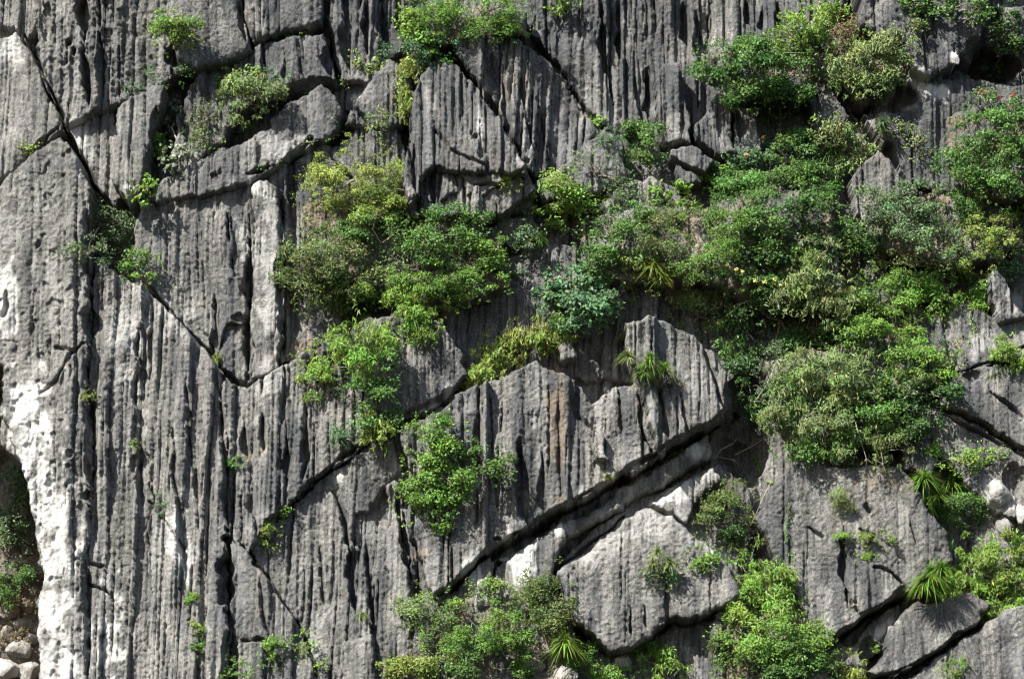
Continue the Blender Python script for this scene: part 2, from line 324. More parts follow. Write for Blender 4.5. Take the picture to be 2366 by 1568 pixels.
slab([(925,480),(935,392),(1050,385),(1215,395),(1235,440),(1160,490),(1000,497),(940,502)], 1.15, (0.5,0.10), (1,.14), r=0.15)
slab([(960,400),(1040,395),(1060,440),(990,470),(955,450)], 1.27, (0.5,0.05), NOC, r=0.12)
slab([(1060,402),(1150,398),(1165,430),(1080,450)], 1.24, (0.5,0.05), NOC, r=0.12)
slab([(1222,422),(1300,382),(1400,300),(1442,330),(1450,400),(1380,440),(1250,472)], 0.55, (0.4,0.06), r=0.2)
slab([(1228,-300),(1650,-300),(1632,150),(1622,250),(1600,328),(1540,333),(1450,310),(1390,290),(1340,230),(1270,130),(1230,90)], 0.25, (0.36,0.18), (1.2,0.3), r=0.2, lean=-0.04, g=(-0.1,0.05), label='tall fluted wall at the top')
slab([(1510,162),(1530,140),(1565,150),(1588,250),(1595,325),(1535,332),(1515,250)], 0.62, (0.3,0.12), (1.5,.15), r=0.2, label='stubby rock column')
slab([(1645,-300),(1910,-300),(1965,0),(1900,60),(1700,110),(1640,180)], 0.34, (0.34,0.18), (1.2,0.28), r=0.2, lean=-0.04)
slab([(1600,287),(1635,245),(1660,193),(1680,200),(1692,300),(1702,352),(1650,352),(1610,312)], 0.75, (0.3,0.09), r=0.2, label='pointed rock tooth beside the shady tree')
slab([(1690,232),(1740,240),(1762,342),(1700,362)], 0.6, (0.25,0.12), r=0.15)
slab([(1545,347),(1600,332),(1652,372),(1640,402),(1570,372)], 0.75, (0.5,0.05), NOC, r=0.15)
slab([(1560,378),(1600,397),(1628,422),(1570,437)], 0.65, (0.5,0.05), NOC, r=0.15)
slab([(1860,202),(1900,185),(1930,220),(1967,272),(1940,295),(1890,300)], 0.75, (0.35,0.08), r=0.15)
slab([(1960,-300),(2330,-300),(2282,60),(2272,100),(2232,130),(2150,178),(2110,160),(2080,100),(1990,60)], 1.4, (0.5,0.09), (1,.14), r=0.3, pit=0.05, g=(-0.15,0.1), fl=0.012, label='block overhanging the dark hollow')
slab([(2050,192),(2110,163),(2150,182),(2195,140),(2215,152),(2150,210),(2080,250),(2020,280),(2000,267)], 0.75, (0.4,0.08), NOC, r=0.2)
slab([(2000,292),(2090,247),(2170,192),(2280,185),(2400,205),(2600,300),(2600,480),(2100,435),(2040,350)], 0.62, (0.4,0.10), r=0.2, g=(-0.12,0), label='rough slab below the dark hollow')
slab([(1960,420),(2030,350),(2090,420),(2145,440),(2080,500),(1980,500)], 0.8, (0.4,0.08), r=0.2)
slab([(2300,20),(2600,0),(2600,140),(2330,90)], 0.6, (0.4,0.10), r=0.2)
slab([(1380,472),(1440,420),(1500,400),(1560,430),(1602,480),(1500,520),(1400,510)], 0.6, (0.4,0.08), r=0.25)
slab([(1160,430),(1225,440),(1240,480),(1190,490),(1150,470)], 0.75, (0.4,0.04), NOC, r=0.2)
slab([(1150,500),(1230,490),(1250,540),(1180,570),(1130,540)], 0.55, (0.4,0.04), NOC, r=0.2)
slab([(1500,560),(1900,560),(2000,800),(1750,1000),(1700,850)], -0.5, (0.4,0.15), NOC, r=0.2)

# --- earthy ledges that carry the thickets, added to throw shade below them
for p, h in [([(1340,500),(1480,470),(1620,480),(1790,420),(1920,460),(1950,600),(1940,690),(1800,700),(1640,660),(1560,640),(1440,650),(1350,610)],0.95),
             ([(1760,830),(1880,800),(2010,800),(2110,840),(2120,960),(2060,1040),(1900,1040),(1800,980)],0.85),
             ([(1970,450),(2100,430),(2240,440),(2340,500),(2330,600),(2160,610),(2020,570)],0.85),
             ([(690,470),(800,400),(930,420),(1160,530),(1165,650),(1080,710),(960,700),(850,660),(700,640)],0.85),
             ([(940,20),(1100,-40),(1220,20),(1220,80),(1080,90),(960,110)],1.15),
             ([(1640,120),(1760,70),(1990,40),(2100,100),(2090,200),(2000,240),(1940,190),(1850,230),(1700,215)],0.85),
             ([(2190,270),(2300,230),(2600,230),(2600,460),(2300,470),(2200,430)],0.95),
             ([(1980,640),(2100,610),(2200,650),(2230,800),(2170,890),(2060,930),(1960,830)],0.75),
             ([(1260,640),(1400,620),(1430,720),(1350,765),(1270,740)],0.75),
             ([(940,1400),(1060,1360),(1330,1370),(1330,1490),(1300,1800),(900,1800)],0.95),
             ([(1640,1440),(1700,1320),(1850,1330),(1900,1440),(1960,1800),(1640,1800)],0.95)]:
    slab(p, h, (0.5,0.12), (0.5,0.12), g=(0,-0.12), r=0.35, nz=0.25, label='earthy ledge overgrown with shrubs')
    SOIL.append(len(SLABS) - 1)

# --- cracks, grooves and hollows cut into the relief: (points, half width px, depth m)
CUTS = [
 ([(192,-60),(195,120),(205,240)],13,0.9), ([(228,-60),(232,60),(238,230)],7,0.5), ([(275,60),(278,240)],5,0.22),
 ([(55,80),(100,170),(150,280),(190,370),(232,445),(260,480)],5,0.6), ([(160,320),(200,400),(225,440)],6,0.5),
 ([(203,470),(208,640),(206,800)],9,0.7), ([(212,900),(214,1060),(205,1200)],8,0.5), ([(200,1220),(205,1568)],6,0.3),
 ([(345,668),(410,735),(480,812),(500,850)],5,0.5), ([(500,860),(514,960),(524,1080),(528,1250),(530,1568),(526,1700)],9,0.8),
 ([(325,700),(328,860),(325,1000),(330,1170)],9,0.45), ([(400,960),(404,1100),(420,1180),(428,1310)],6,0.4), ([(430,870),(438,1000),(450,1100)],5,0.3), ([(452,1050),(460,1230)],4,0.25),
 ([(575,470),(577,600),(572,760),(575,880)],7,0.7), ([(648,440),(650,600),(655,820)],5,0.4), ([(495,680),(500,830)],7,0.45), ([(525,480),(530,560)],4,.3),
 ([(565,960),(575,1060)],6,0.4), ([(605,950),(610,1040)],5,0.4), ([(660,960),(664,1060),(662,1130)],8,0.5), ([(708,930),(712,1060),(700,1110)],5,0.35), ([(585,1100),(592,1230)],6,.3),
 ([(640,1202),(720,1120),(800,1050),(840,1022)],6,0.6), ([(552,1248),(620,1335),(690,1440),(700,1465)],2.4,0.25), ([(690,1440),(705,1480)],7,.4),
 ([(770,1130),(800,1195),(812,1300),(822,1420)],8,0.6), ([(848,1250),(858,1380),(865,1480)],6,0.45), ([(920,1130),(932,1250),(950,1340)],9,0.6), ([(960,1310),(975,1390)],5,.3), ([(740,1260),(748,1400)],4,.25),
 ([(600,1330),(610,1420),(625,1470)],4,0.25), ([(560,1478),(620,1478)],4,.25), ([(345,1160),(380,1200),(428,1268)],3,0.3), ([(240,1358),(285,1410)],3,.22),
 ([(200,1345),(250,1370)],4,.25), ([(130,800),(165,815),(190,790)],5,.25), ([(95,905),(130,880),(165,810)],5,.25),
 ([(1205,1010),(1210,1120),(1222,1230)],9,0.65), ([(1252,1040),(1258,1180)],5,.35), ([(1150,1020),(1152,1180)],4,.25), ([(1100,960),(1103,1100)],4,.25),
 ([(1475,900),(1490,1000),(1510,1050)],6,.4), ([(1520,890),(1545,1010)],8,.45), ([(1570,900),(1590,1000)],6,.35), ([(1610,780),(1660,900),(1680,960)],5,.35), ([(1425,910),(1440,1000)],5,.3),
 ([(1290,900),(1296,1150)],4,.2), ([(1330,880),(1340,960),(1375,1000)],6,.3),
 ([(1950,1200),(1952,1290),(1958,1400)],6,0.45), ([(2000,1170),(2010,1180)],5,.3), ([(1870,1215),(1900,1240)],4,.25), ([(1985,1220),(2020,1240)],5,.3), ([(2100,1190),(2120,1260)],3,.2), ([(2020,1310),(2060,1320),(2095,1360)],5,.3),
 ([(1640,1440),(1680,1435)],4,.2), ([(1455,1400),(1460,1470)],5,.3), ([(1490,1395),(1495,1450)],4,.25), ([(1540,1350),(1545,1450)],5,.3),
 ([(2290,905),(2366,960)],4,.35), ([(2180,960),(2260,1000),(2366,1050)],5,.4), ([(2200,870),(2280,840),(2366,800)],5,.4),
 ([(2045,355),(2065,385),(2085,418)],10,0.9), ([(2290,1000),(2360,1030)],3,.25),
 ([(765,60),(770,190)],10,0.6), ([(800,-60),(803,90),(808,170)],8,0.6), ([(845,-60),(850,130)],6,0.5), ([(880,-60),(890,100)],9,.5), ([(925,-60),(922,70)],7,.4),
 ([(1002,390),(1006,470)],8,.5), ([(958,330),(965,500)],7,.5), ([(1108,260),(1112,370)],5,.35), ([(1005,300),(1040,345),(1120,380)],4,.3), ([(1125,240),(1160,300),(1215,370)],8,.6),
 ([(1160,180),(1180,300),(1195,370)],6,.4), ([(1205,150),(1215,280),(1240,360)],7,.4), ([(1240,220),(1262,340)],5,.3), ([(1140,120),(1150,210)],6,.35),
 ([(1380,-60),(1395,100),(1420,260)],8,.55), ([(1330,-60),(1345,90)],4,.25), ([(1430,0),(1440,130)],7,.5), ([(1500,150),(1508,310)],9,.6), ([(1580,0),(1590,100)],7,.5), ([(1465,170),(1490,300)],5,.35), ([(1610,20),(1625,200)],7,.45),
 ([(1725,0),(1735,60)],6,.4), ([(1800,0),(1810,70)],8,.5), ([(1760,10),(1765,80)],5,.4), ([(1850,0),(1856,50)],6,.4),
 ([(372,250),(376,330),(392,400)],10,.4), ([(425,190),(432,330)],9,.4), ([(690,90),(700,180)],4,.25), ([(655,105),(660,190)],4,.25), ([(560,30),(568,100)],4,.4),
 ([(760,190),(700,208),(645,222)],9,.6), ([(800,260),(870,300)],5,.3), ([(570,405),(640,380),(720,320)],7,.5), ([(75,345),(140,312)],5,.3),
 ([(1880,190),(1930,215),(1975,280)],4,.4), ([(1015,475),(1020,400)],4,.2), ([(1230,400),(1160,430),(1100,425)],5,.3), ([(1180,490),(1240,500)],5,.3),
 ([(1040,1362),(1138,1264),(1200,1226),(1290,1182),(1420,1104),(1545,1026),(1640,986),(1705,940)],7,0.5),
 ([(925,968),(1000,932),(1075,880)],6,.5), ([(1925,1480),(2000,1427),(2090,1375)],7,.6), ([(2060,1558),(2150,1512),(2240,1456)],5,.4), ([(1290,1310),(1400,1230),(1440,1190)],5,.4),
]
def poly_dist(Pw, x, z):
    d2 = np.full(x.shape, 1e9)
    for a, b in zip(Pw[:-1], Pw[1:]):
        e = b - a; t = np.clip(((x - a[0]) * e[0] + (z - a[1]) * e[1]) / max(e @ e, 1e-9), 0, 1)
        d2 = np.minimum(d2, (x - a[0] - t * e[0]) ** 2 + (z - a[1] - t * e[1]) ** 2)
    return np.sqrt(d2)
def hsurf(x, z):
    i = np.clip(np.searchsorted(gx_, x), 0, len(gx_) - 1); j = np.clip(np.searchsorted(gz_, z), 0, len(gz_) - 1)
    return H[j, i]
def on_rock(u, v, off=0.0):
    """the point of the rock surface seen at this place of the photograph"""
    y = 0.0
    for k in range(6):
        w = W(u, v, y); y = 0.5 * y + 0.5 * (-float(hsurf(w[0], w[2])) - off)
    w = W(u, v, y); return w
for pts, hw, dp in CUTS:
    Pw = np.array([[on_rock(u, v)[0], on_rock(u, v)[2]] for u, v in pts]); s = win(Pw, 0.6)
    xx = X[s] + 0.03 * vnoise(X[s], Z[s], .5, .8, 901) + 0.02 * vnoise(X[s], Z[s], .12, .3, 902); zz = Z[s] + 0.04 * vnoise(X[s], Z[s], .3, .3, 903)
    ext = Pw.max(0) - Pw.min(0)
    w = hw * PXM * np.clip(0.8 + 0.75 * fbm(X[s], Z[s], 0.45, 0.6, 904, 3), .12, 2)
    if ext[1] > 3.0 * ext[0]:                       # an upright groove: sheer left wall, ramp on the right, pointed top
        o = np.argsort(Pw[:, 1]); cx = np.interp(zz, Pw[o, 1], Pw[o, 0]); q = (Pw[:, 1].max() - zz) / max(ext[1], .1)
        w = w * np.clip(0.25 + 1.6 * np.sqrt(np.clip(q, 0, 1)), 0, 1.5) * np.clip((1.04 - q) * 5, 0, 1)
        dx = (xx - cx + w) / np.maximum(w * 2.3, .01)
        f = np.where(dx > 0, np.clip(1.25 * (1 - dx), 0, 1), np.clip(1 + dx * 6, 0, 1)) * (q > 0) * (q < 1.04)
        H[s] -= dp * f * np.clip(q * 6, 0, 1) * np.clip((1.04 - q) * 8, 0, 1)
    else:
        H[s] -= dp * np.clip(1 - (poly_dist(Pw, xx, zz) / np.maximum(w, .01)) ** 2, 0, 1) ** 0.6
HOLES = [(2290,150,75,45,1.6),(2050,235,70,40,0.7),(1725,990,60,130,1.5),(1800,735,120,60,0.8),(1690,1060,50,50,.7),(1690,300,40,70,.3),(405,112,28,26,0.5),(555,735,22,14,.3),(710,628,8,8,.3),(400,490,10,9,.2),(1005,393,16,9,.35),(315,1075,11,20,.3),(230,1300,14,5,.3),(2010,1500,24,30,.7),(1975,1395,10,6,.2),(1240,490,14,10,.3),(90,560,6,12,.2),(15,700,8,30,.4),(115,1115,10,14,.2),(600,1480,25,4,.3),(1150,1240,10,8,.4),(1100,320,8,7,.3),(2240,870,20,9,.3),(2345,1110,25,40,.5),(110,50,14,45,.4),(1250,1540,80,30,.5)]
for u, v, ru, rv, dp in HOLES:
    c = on_rock(u, v); a, b = ru * PXM, rv * PXM
    s = win(np.array([[c[0] - a, c[2] - b], [c[0] + a, c[2] + b]]), 0.2)
    d = np.sqrt(((XW[s] - c[0]) / a) ** 2 + ((ZW[s] - c[2]) / b) ** 2)
    H[s] -= dp * np.sqrt(np.clip(1 - d ** 2, 0, 1))

# --- colour of the stone: fresh white faces, ochre stains, black crust, shade painted on the back slope
def paint(ch, amt, u, v, ru, rv, ns=0.5, sc=0.35, rot=0):
    c = on_rock(u, v); a, b = ru * PXM, rv * PXM; m = max(a, b) * 1.6
    s = win(np.array([[c[0] - m, c[2] - m], [c[0] + m, c[2] + m]]), 0.1)
    dx, dz = X[s] - c[0], Z[s] - c[2]; cr, sr = math.cos(R(rot)), math.sin(R(rot))
    d = np.sqrt(((dx * cr + dz * sr) / a) ** 2 + ((-dx * sr + dz * cr) / b) ** 2)
    d = d + ns * fbm(X[s], Z[s], sc, sc * 1.6, 950 + ch, 4)
    TINT[s][..., ch] = np.maximum(TINT[s][..., ch], amt * sstep(1.15, 0.25, d))
TINT[:] = 0
TINT[..., 2] = 0.8 * sstep(0.05, 0.75, fbm(X, Z, 0.5, 2.6, 961, 4)) * sstep(-13.5, -7, X)       # vertical black crusts
TINT[..., 2] = np.clip(TINT[..., 2] + (0.12 + 0.60 * sstep(1.0, 6.5, Z - ZC + 0.12 * X)) * sstep(-.5, .4, fbm(X, Z, 1.1, 1.6, 965, 4)) * sstep(-14.2, -9, X), 0, .95)   # darker towards the top, in patches
TINT[..., 0] = 0.18 * sstep(0.2, 0.9, fbm(X, Z, 0.45, 1.1, 971, 4)) + 0.07 * sstep(-5.0, -11.0, X + 0.5 * (Z - ZC)) * sstep(-.6, .6, fbm(X, Z, .35, 1.8, 975, 3))
for a in [(125,1400,62,240,.8,.3),(105,1170,36,150,.8,.25),(130,1560,78,170,.75,.3),(255,1480,32,110,.8,.25),(60,960,44,120,.9,.25),(20,680,22,110,.7,.3),(25,120,35,40,.5,.3),
          (410,1250,30,90,.5,.3,25),(300,760,40,160,.9,.3),(185,310,28,36,.3,.3),(200,370,22,60,.7,.3),(325,490,28,45,.4,.3),(390,740,60,50,.8,.3),
          (1040,925,12,20,.3,.3),(1000,945,70,12,.5,.2,25),(1095,1340,30,50,.5,.3),(1200,1310,50,70,.8,.3),(1290,1225,18,26,.4,.2),(1400,1125,90,20,.6,.3,28),(1470,1095,20,22,.3,.3),(1500,1200,110,50,.6,.4,-8),(1390,1270,110,30,.6,.3,32),(1640,1265,100,26,.5,.3,-42),
          (1545,1155,60,35,.5,.3,30),(1640,1100,40,25,.4,.3,25),(1600,1040,30,22,.4,.3),(2040,1455,40,14,.4,.2,35),(2300,1140,35,40,.6,.3),(2250,800,50,40,.9,.3),(2330,700,40,70,.9,.3),(2310,640,20,30,.5,.3),
          (600,440,30,25,.5,.3),(560,560,25,60,.8,.3),(680,340,60,30,.9,.3),(830,230,20,18,.4,.2),(1120,220,8,18,.2,.2),(1110,300,10,70,.3,.2),(780,1100,20,30,.5,.3),(1210,340,25,60,.9,.3),(2205,135,12,16,.3,.2),(60,1050,25,80,.5,.3),(2130,200,60,30,.9,.3),(620,630,30,220,1.0,.3)]:
    paint(0, 0.95 if a[0] < 280 and a[1] > 900 else (0.4 if a[0] in (620,560,300,390,200,680,2250,1210,2330,1500,1390,1640,1400) else 0.8), *a)
for a in [(1290,980,26,170,.5,.3),(1390,930,30,16,.6,.2),(680,815,80,20,.6,.2,35),(850,590,30,25,.6,.2),(1960,660,30,70,.9,.3),(990,700,24,50,.7,.3),(1390,660,60,25,.8,.2),(2050,1110,90,25,.9,.2),(970,1275,30,10,.6,.2),(600,1050,30,20,.7,.2),(1690,1480,20,70,.8,.2),(700,800,40,40,.8,.2)]:
    paint(1, 0.45, *a)
TINT[ID == 0] = (0, 0.35, 0.55)  # recess shade put into the back slope's dark tint, over ochre stone
for k in SOIL:
    TINT[..., 1] = np.maximum(TINT[..., 1], (ID == k) * 0.5 * sstep(-.2, .5, fbm(X, Z, .6, .5, 981, 3)))

# --- build the slabs as pieces
cliff = empty('cliff_face', (0, 0, 0)); tag(cliff, 'grey fluted limestone cliff of overlapping slabs', 'cliff', kind='structure')
ny, nx = X.shape
vid = np.arange(ny * nx).reshape(ny, nx)
fq = np.stack([vid[:-1, :-1], vid[:-1, 1:], vid[1:, 1:], vid[1:, :-1]], -1).reshape(-1, 4)
Hf = H.ravel(); IDf = ID.ravel()
fid = IDf[fq[np.arange(len(fq)), np.argmax(Hf[fq], 1)]]
VV = np.stack([X.ravel(), -Hf, Z.ravel()], -1)
TT = np.concatenate([TINT.reshape(-1, 3), np.ones((ny * nx, 1))], -1)
for sid in range(len(SLABS)):
    f = fq[fid == sid]
    if len(f) < 4: continue
    uq, inv = np.unique(f, return_inverse=True)
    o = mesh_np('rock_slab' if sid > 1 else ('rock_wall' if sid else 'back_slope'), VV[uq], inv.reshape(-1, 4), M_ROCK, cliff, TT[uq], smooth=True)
    if SLABS[sid] and sid > 1: o['label'] = SLABS[sid]

# ================================================================== PLANTS
ROCKH = H
def rock_y(P):
    i = np.clip(np.searchsorted(gx_, P[:, 0]), 0, len(gx_) - 1); j = np.clip(np.searchsorted(gz_, P[:, 2]), 0, len(gz_) - 1)
    return -ROCKH[j, i]
def unit(a): return a / np.maximum(np.linalg.norm(a, axis=-1, keepdims=True), 1e-9)
def rdir(r, n): return unit(r.normal(size=(n, 3)))
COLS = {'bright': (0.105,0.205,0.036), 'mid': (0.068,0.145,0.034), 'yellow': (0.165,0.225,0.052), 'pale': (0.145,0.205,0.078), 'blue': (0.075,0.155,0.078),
        'dark': (0.042,0.095,0.026), 'olive': (0.088,0.130,0.040), 'lime': (0.140,0.240,0.046), 'grey': (0.085,0.140,0.066), 'brown': (0.16,0.12,0.065), 'silver': (0.15,0.19,0.14)}  # dark: deep green, also shade of hollows put into the leaf colour
#        length width  leaves/m2 clump  flat  droop hang  jitter
KIND = {'broad':  (0.120, 0.066, 520, 0.30, 0.75, 0.25, 0.0, 0.75),
        'fine':   (0.070, 0.036, 1150, 0.26, 0.80, 0.15, 0.0, 0.75),
        'pad':    (0.085, 0.042, 900, 0.32, 0.58, 0.20, 0.0, 0.60),
        'bamboo': (0.170, 0.036, 640, 0.30, 0.80, 0.45, 0.45, 0.80),
        'big':    (0.200, 0.120, 190, 0.32, 0.80, 0.30, 0.2, 0.50),
        'sparse': (0.085, 0.045, 300, 0.28, 0.80, 0.20, 0.0, 0.70),
        'drape':  (0.130, 0.042, 660, 0.28, 0.95, 0.40, 0.5, 0.75)}
class MB:
    def __init__(s): s.V, s.F, s.C, s.n = [], [], [], 0
    def add(s, V, F, C):
        s.V.append(V); s.F.append(F + s.n); s.C.append(C); s.n += len(V)
    def build(s, name, mat, parent, loc, smooth=False):
        if not s.V: return None
        V = np.concatenate(s.V) - np.asarray(loc); C = np.concatenate(s.C)
        C = np.concatenate([C, np.ones((len(C), 1))], -1)
        return mesh_np(name, V, np.concatenate(s.F), mat, parent, C, 'leaf_colour', smooth)
def add_leaves(mb, c, n, L, Wd, col, droop, hang, r, cull=True):
    if cull:
        k = c[:, 1] < rock_y(c) + 0.02; c, n, col = c[k], n[k], col[k]
        L = L[k]; Wd = Wd[k]
    if len(c) == 0: return
    t = rdir(r, len(c)); t[:, 2] -= hang * 1.3
    t = unit(t - n * np.sum(t * n, 1, keepdims=True)); b = np.cross(n, t)
    L = L[:, None]; Wd = Wd[:, None]
    base = c - t * L * 0.5; tip = c + t * L * 0.5 - n * L * droop * 0.5 - np.array([0, 0, 1.0]) * L * droop * 0.3
    mid = c - t * L * 0.05 + n * L * 0.06
    V = np.stack([base, mid + b * Wd * 0.5 - n * Wd * 0.15, tip, mid - b * Wd * 0.5 - n * Wd * 0.15], 1).reshape(-1, 3)
    F = np.arange(len(c) * 4).reshape(-1, 4)
    mb.add(V, F, np.repeat(col, 4, 0))
def tube(mb, pts, r0, r1, col=(0, 0, 0), sides=4):
    pts = np.asarray(pts, float); n = len(pts); V = []
    for i, p in enumerate(pts):
        t = unit(pts[min(i + 1, n - 1)] - pts[max(i - 1, 0)])
        a = unit(np.cross(t, (0.31, 0.9, 0.2))); b = np.cross(t, a); rr = r0 + (r1 - r0) * i / (n - 1)
        for k in range(sides):
            q = 2 * math.pi * k / sides; V.append(p + rr * (math.cos(q) * a + math.sin(q) * b))
    F = [(i * sides + k, i * sides + (k + 1) % sides, (i + 1) * sides + (k + 1) % sides, (i + 1) * sides + k) for i in range(n - 1) for k in range(sides)]
    mb.add(np.array(V), np.array(F), np.tile(np.array(col, float), (len(V), 1)))
def limb(mb, a, b, r0, r1, r, seg=5, wob=0.06, sag=0.0):
    a = np.asarray(a, float); b = np.asarray(b, float); d = np.linalg.norm(b - a); pts = []
    for i in range(seg + 1):
        t = i / seg; p = a + (b - a) * t + r.normal(size=3) * wob * d * math.sin(math.pi * t)
        p[2] += -sag * d * math.sin(math.pi * t) + 0.10 * d * math.sin(math.pi * t); pts.append(p)
    tube(mb, pts, r0, r1); return pts
def straps(mb, c, dirs, L, w, col, droop, seg=4):
    """long arching strap leaves that start at c (n,3)"""
    n = len(c); s = np.linspace(0, 1, seg + 1); g = np.array([0, 0, -1.0])
    side = unit(np.cross(dirs, np.array([0.05, -0.2, 1.0]))); V = np.zeros((n, seg + 1, 2, 3))
    for i, q in enumerate(s):
        p = c + dirs * (L * q)[:, None] + g * (droop * L * q * q)[:, None]
        wd = (w * (0.55 + 1.2 * q - 1.72 * q * q))[:, None] * 0.5 if q < 1 else (w * 0.03)[:, None]
        V[:, i, 0] = p - side * wd; V[:, i, 1] = p + side * wd
    V = V.reshape(-1, 3); k = (seg + 1) * 2
    f = np.array([(2 * i, 2 * i + 1, 2 * i + 3, 2 * i + 2) for i in range(seg)])
    F = (np.arange(n)[:, None, None] * k + f[None]).reshape(-1, 4)
    mb.add(V, F, np.repeat(col, k, 0))
SEED = [1000]
def vary(r, base, n, amt=0.22, yellow=0.06):
    c = np.tile(np.array(base) * np.array([1.10, 1.08, 1.0]), (n, 1)) * r.normal(1, amt, (n, 1)).clip(0.45, 1.7)
    c *= r.normal(1, 0.07, (n, 3)).clip(0.8, 1.2)
    k = r.random(n) < yellow; c[k] = c[k] * np.array([1.8, 1.35, 0.9])
    return c.clip(0.01, 0.6)
def shrub(name, label, cat, kind, colour, lobes, group='leafy shrubs growing on the cliff', dens=1.0, out=0.75, stems=True, flowers=None, dead=0.025, size=1.0):
    """a shrub: clumps of leaves spread through its lobes (u, v, ru, rv), carried by branches that start in the rock"""
    SEED[0] += 1; r = np.random.default_rng(SEED[0])
    L, Wd, dn, rc0, flat, droop, hang, jit = KIND[kind]; L *= size; Wd *= size; dn /= size ** 2
    base = np.array(COLS[colour]); fol = MB(); br = MB()
    u, v, ru, rv = lobes[0]
    root = on_rock(u + r.uniform(-.2, .2) * ru, v + 0.55 * rv) if hang < 0.5 else on_rock(u, v - 0.35 * rv)
    for (u, v, ru, rv) in lobes:
        a, b = 1.27 * ru * PXM, 1.27 * rv * PXM; dp = min(max(0.62 * min(a, b) + 0.20 * max(a, b), 0.10), 1.30)
        s = on_rock(u, v); ys = np.percentile([on_rock(u + du * ru, v + dv * rv)[1] for du in (-.5, 0, .5) for dv in (-.5, 0, .5)], 30)
        c = W(u, v, min(ys, s[1] + .4) - out * dp)
        rc = min(rc0, 0.42 * min(a, b) + 0.05)
        n = int(max(4, 1.7 * a * b / rc ** 2 * (1.5 if flat < .5 else 1)))
        d = rdir(r, n); d[:, 1] = -np.abs(d[:, 1]) * 1.0 + 0.25 * r.random(n)
        rad = r.random(n) ** 0.45; far = r.random(n) < 0.22; rad[far] = r.uniform(0.95, 1.28, far.sum())
        ext = np.array([max(a - 0.40 * rc, .3 * a), dp, max(b - 0.40 * rc, .3 * b)])
        cc = c + d * rad[:, None] * ext
        jc = r.normal(size=(n, 3)) * 0.06; cc += jc
        keep = (vnoise(cc[:, 0] + 3 * SEED[0], cc[:, 2], .46, .40, 13) > (-0.26 if max(a, b) > .95 else -0.5)) | far | (n < 7); cc = cc[keep]; far = far[keep]; n = len(cc)
        hubs = [c + np.array([0, 0.4 * dp, -0.2 * b])]
        if stems:
            limb(br, root, hubs[0], 0.035 + 0.018 * max(a, b), 0.024, r)
        for k in range(n):
            rk = rc * (r.uniform(0.3, 0.6) if far[k] else r.uniform(0.5, 1.25)); m = int(dn * rk * rk * 3.0 * dens * r.uniform(0.7, 1.25)) + 6
            e = rdir(r, m); e[:, 2] = e[:, 2] * 0.8 + (0.55 if flat < .5 else 0.25); e[:, 1] -= 0.45; e = unit(e)
            q = r.uniform(0.45, 1.08, (m, 1)) ** 0.6
            p = cc[k] + e * q * rk * np.array([1.15, 1.0, flat]) + r.normal(size=(m, 3)) * rk * 0.17
            if kind in ('bamboo', 'drape'):
                p[:, 2] -= 0.35 * rk * (np.abs(p[:, 0] - cc[k][0]) / rk) ** 2
            nn = unit(e * 0.8 + np.array([-0.25, -0.45, 0.60]) + r.normal(size=(m, 3)) * jit)
            cl = base * r.normal(1, 0.17) * r.normal(1, 0.06, 3)
            col = vary(r, cl, m, yellow=dead)
            add_leaves(fol, p, nn, L * r.uniform(0.6, 1.3, m), Wd * r.uniform(0.7, 1.25, m), col, droop, hang, r)
            if stems and (k % 2 == 0 or kind == 'sparse'):
                limb(br, hubs[0], cc[k] + np.array([0, 0.05, -0.25 * rk]), 0.018, 0.006, r, 3)
                if kind == 'sparse':
                    for _ in range(3): limb(br, cc[k] - np.array([0, 0, .2 * rk]), cc[k] + rdir(r, 1)[0] * rk, 0.008, 0.003, r, 2)
        # thin sprays that break the outline
        ns = int(5 + 18 * (a + b))
        for k in range(ns):
            th = r.uniform(0, 2 * math.pi); e = np.array([math.cos(th), -0.3 * r.random(), math.sin(th)])
            p0 = c + e * np.array([a, dp, b]) * r.uniform(0.75, 0.95); dr = unit(e + np.array([0, -.2, 0.35 - 0.9 * hang]) + r.normal(size=3) * .3)
            ln = r.uniform(0.12, 0.30) * (0.6 + 0.5 * min(a, b)); m = 12 if kind in ('fine', 'pad') else 7
            tt = r.random((m, 1)); p = p0 + dr * tt * ln + r.normal(size=(m, 3)) * 0.028
            col = vary(r, base * r.normal(1.05, .12), m, yellow=dead)
            add_leaves(fol, p, unit(np.array([-.1, -.5, .7]) + r.normal(size=(m, 3)) * .6), L * r.uniform(.6, 1.1, m), Wd * r.uniform(.7, 1.1, m), col, droop, hang, r)
    t = empty(name, root); tag(t, label, cat, group)
    fol.build('foliage', M_LEAF, t, root)
    if stems: br.build('branches', M_BARK, t, root)
    if flowers:
        for (u, v) in flowers[1]:
            fm = MB(); s = on_rock(u, v); p = W(u, v, s[1] - 0.85); m = 26
            q = p + r.normal(size=(m, 3)) * 0.022
            add_leaves(fm, q, unit(np.array([-.2, -.7, .5]) + r.normal(size=(m, 3)) * .5), np.full(m, .07), np.full(m, .05), vary(r, flowers[0], m, .15, 0), .2, 0, r)
            fm.build('flower_head', M_LEAF, t, root)
    return t
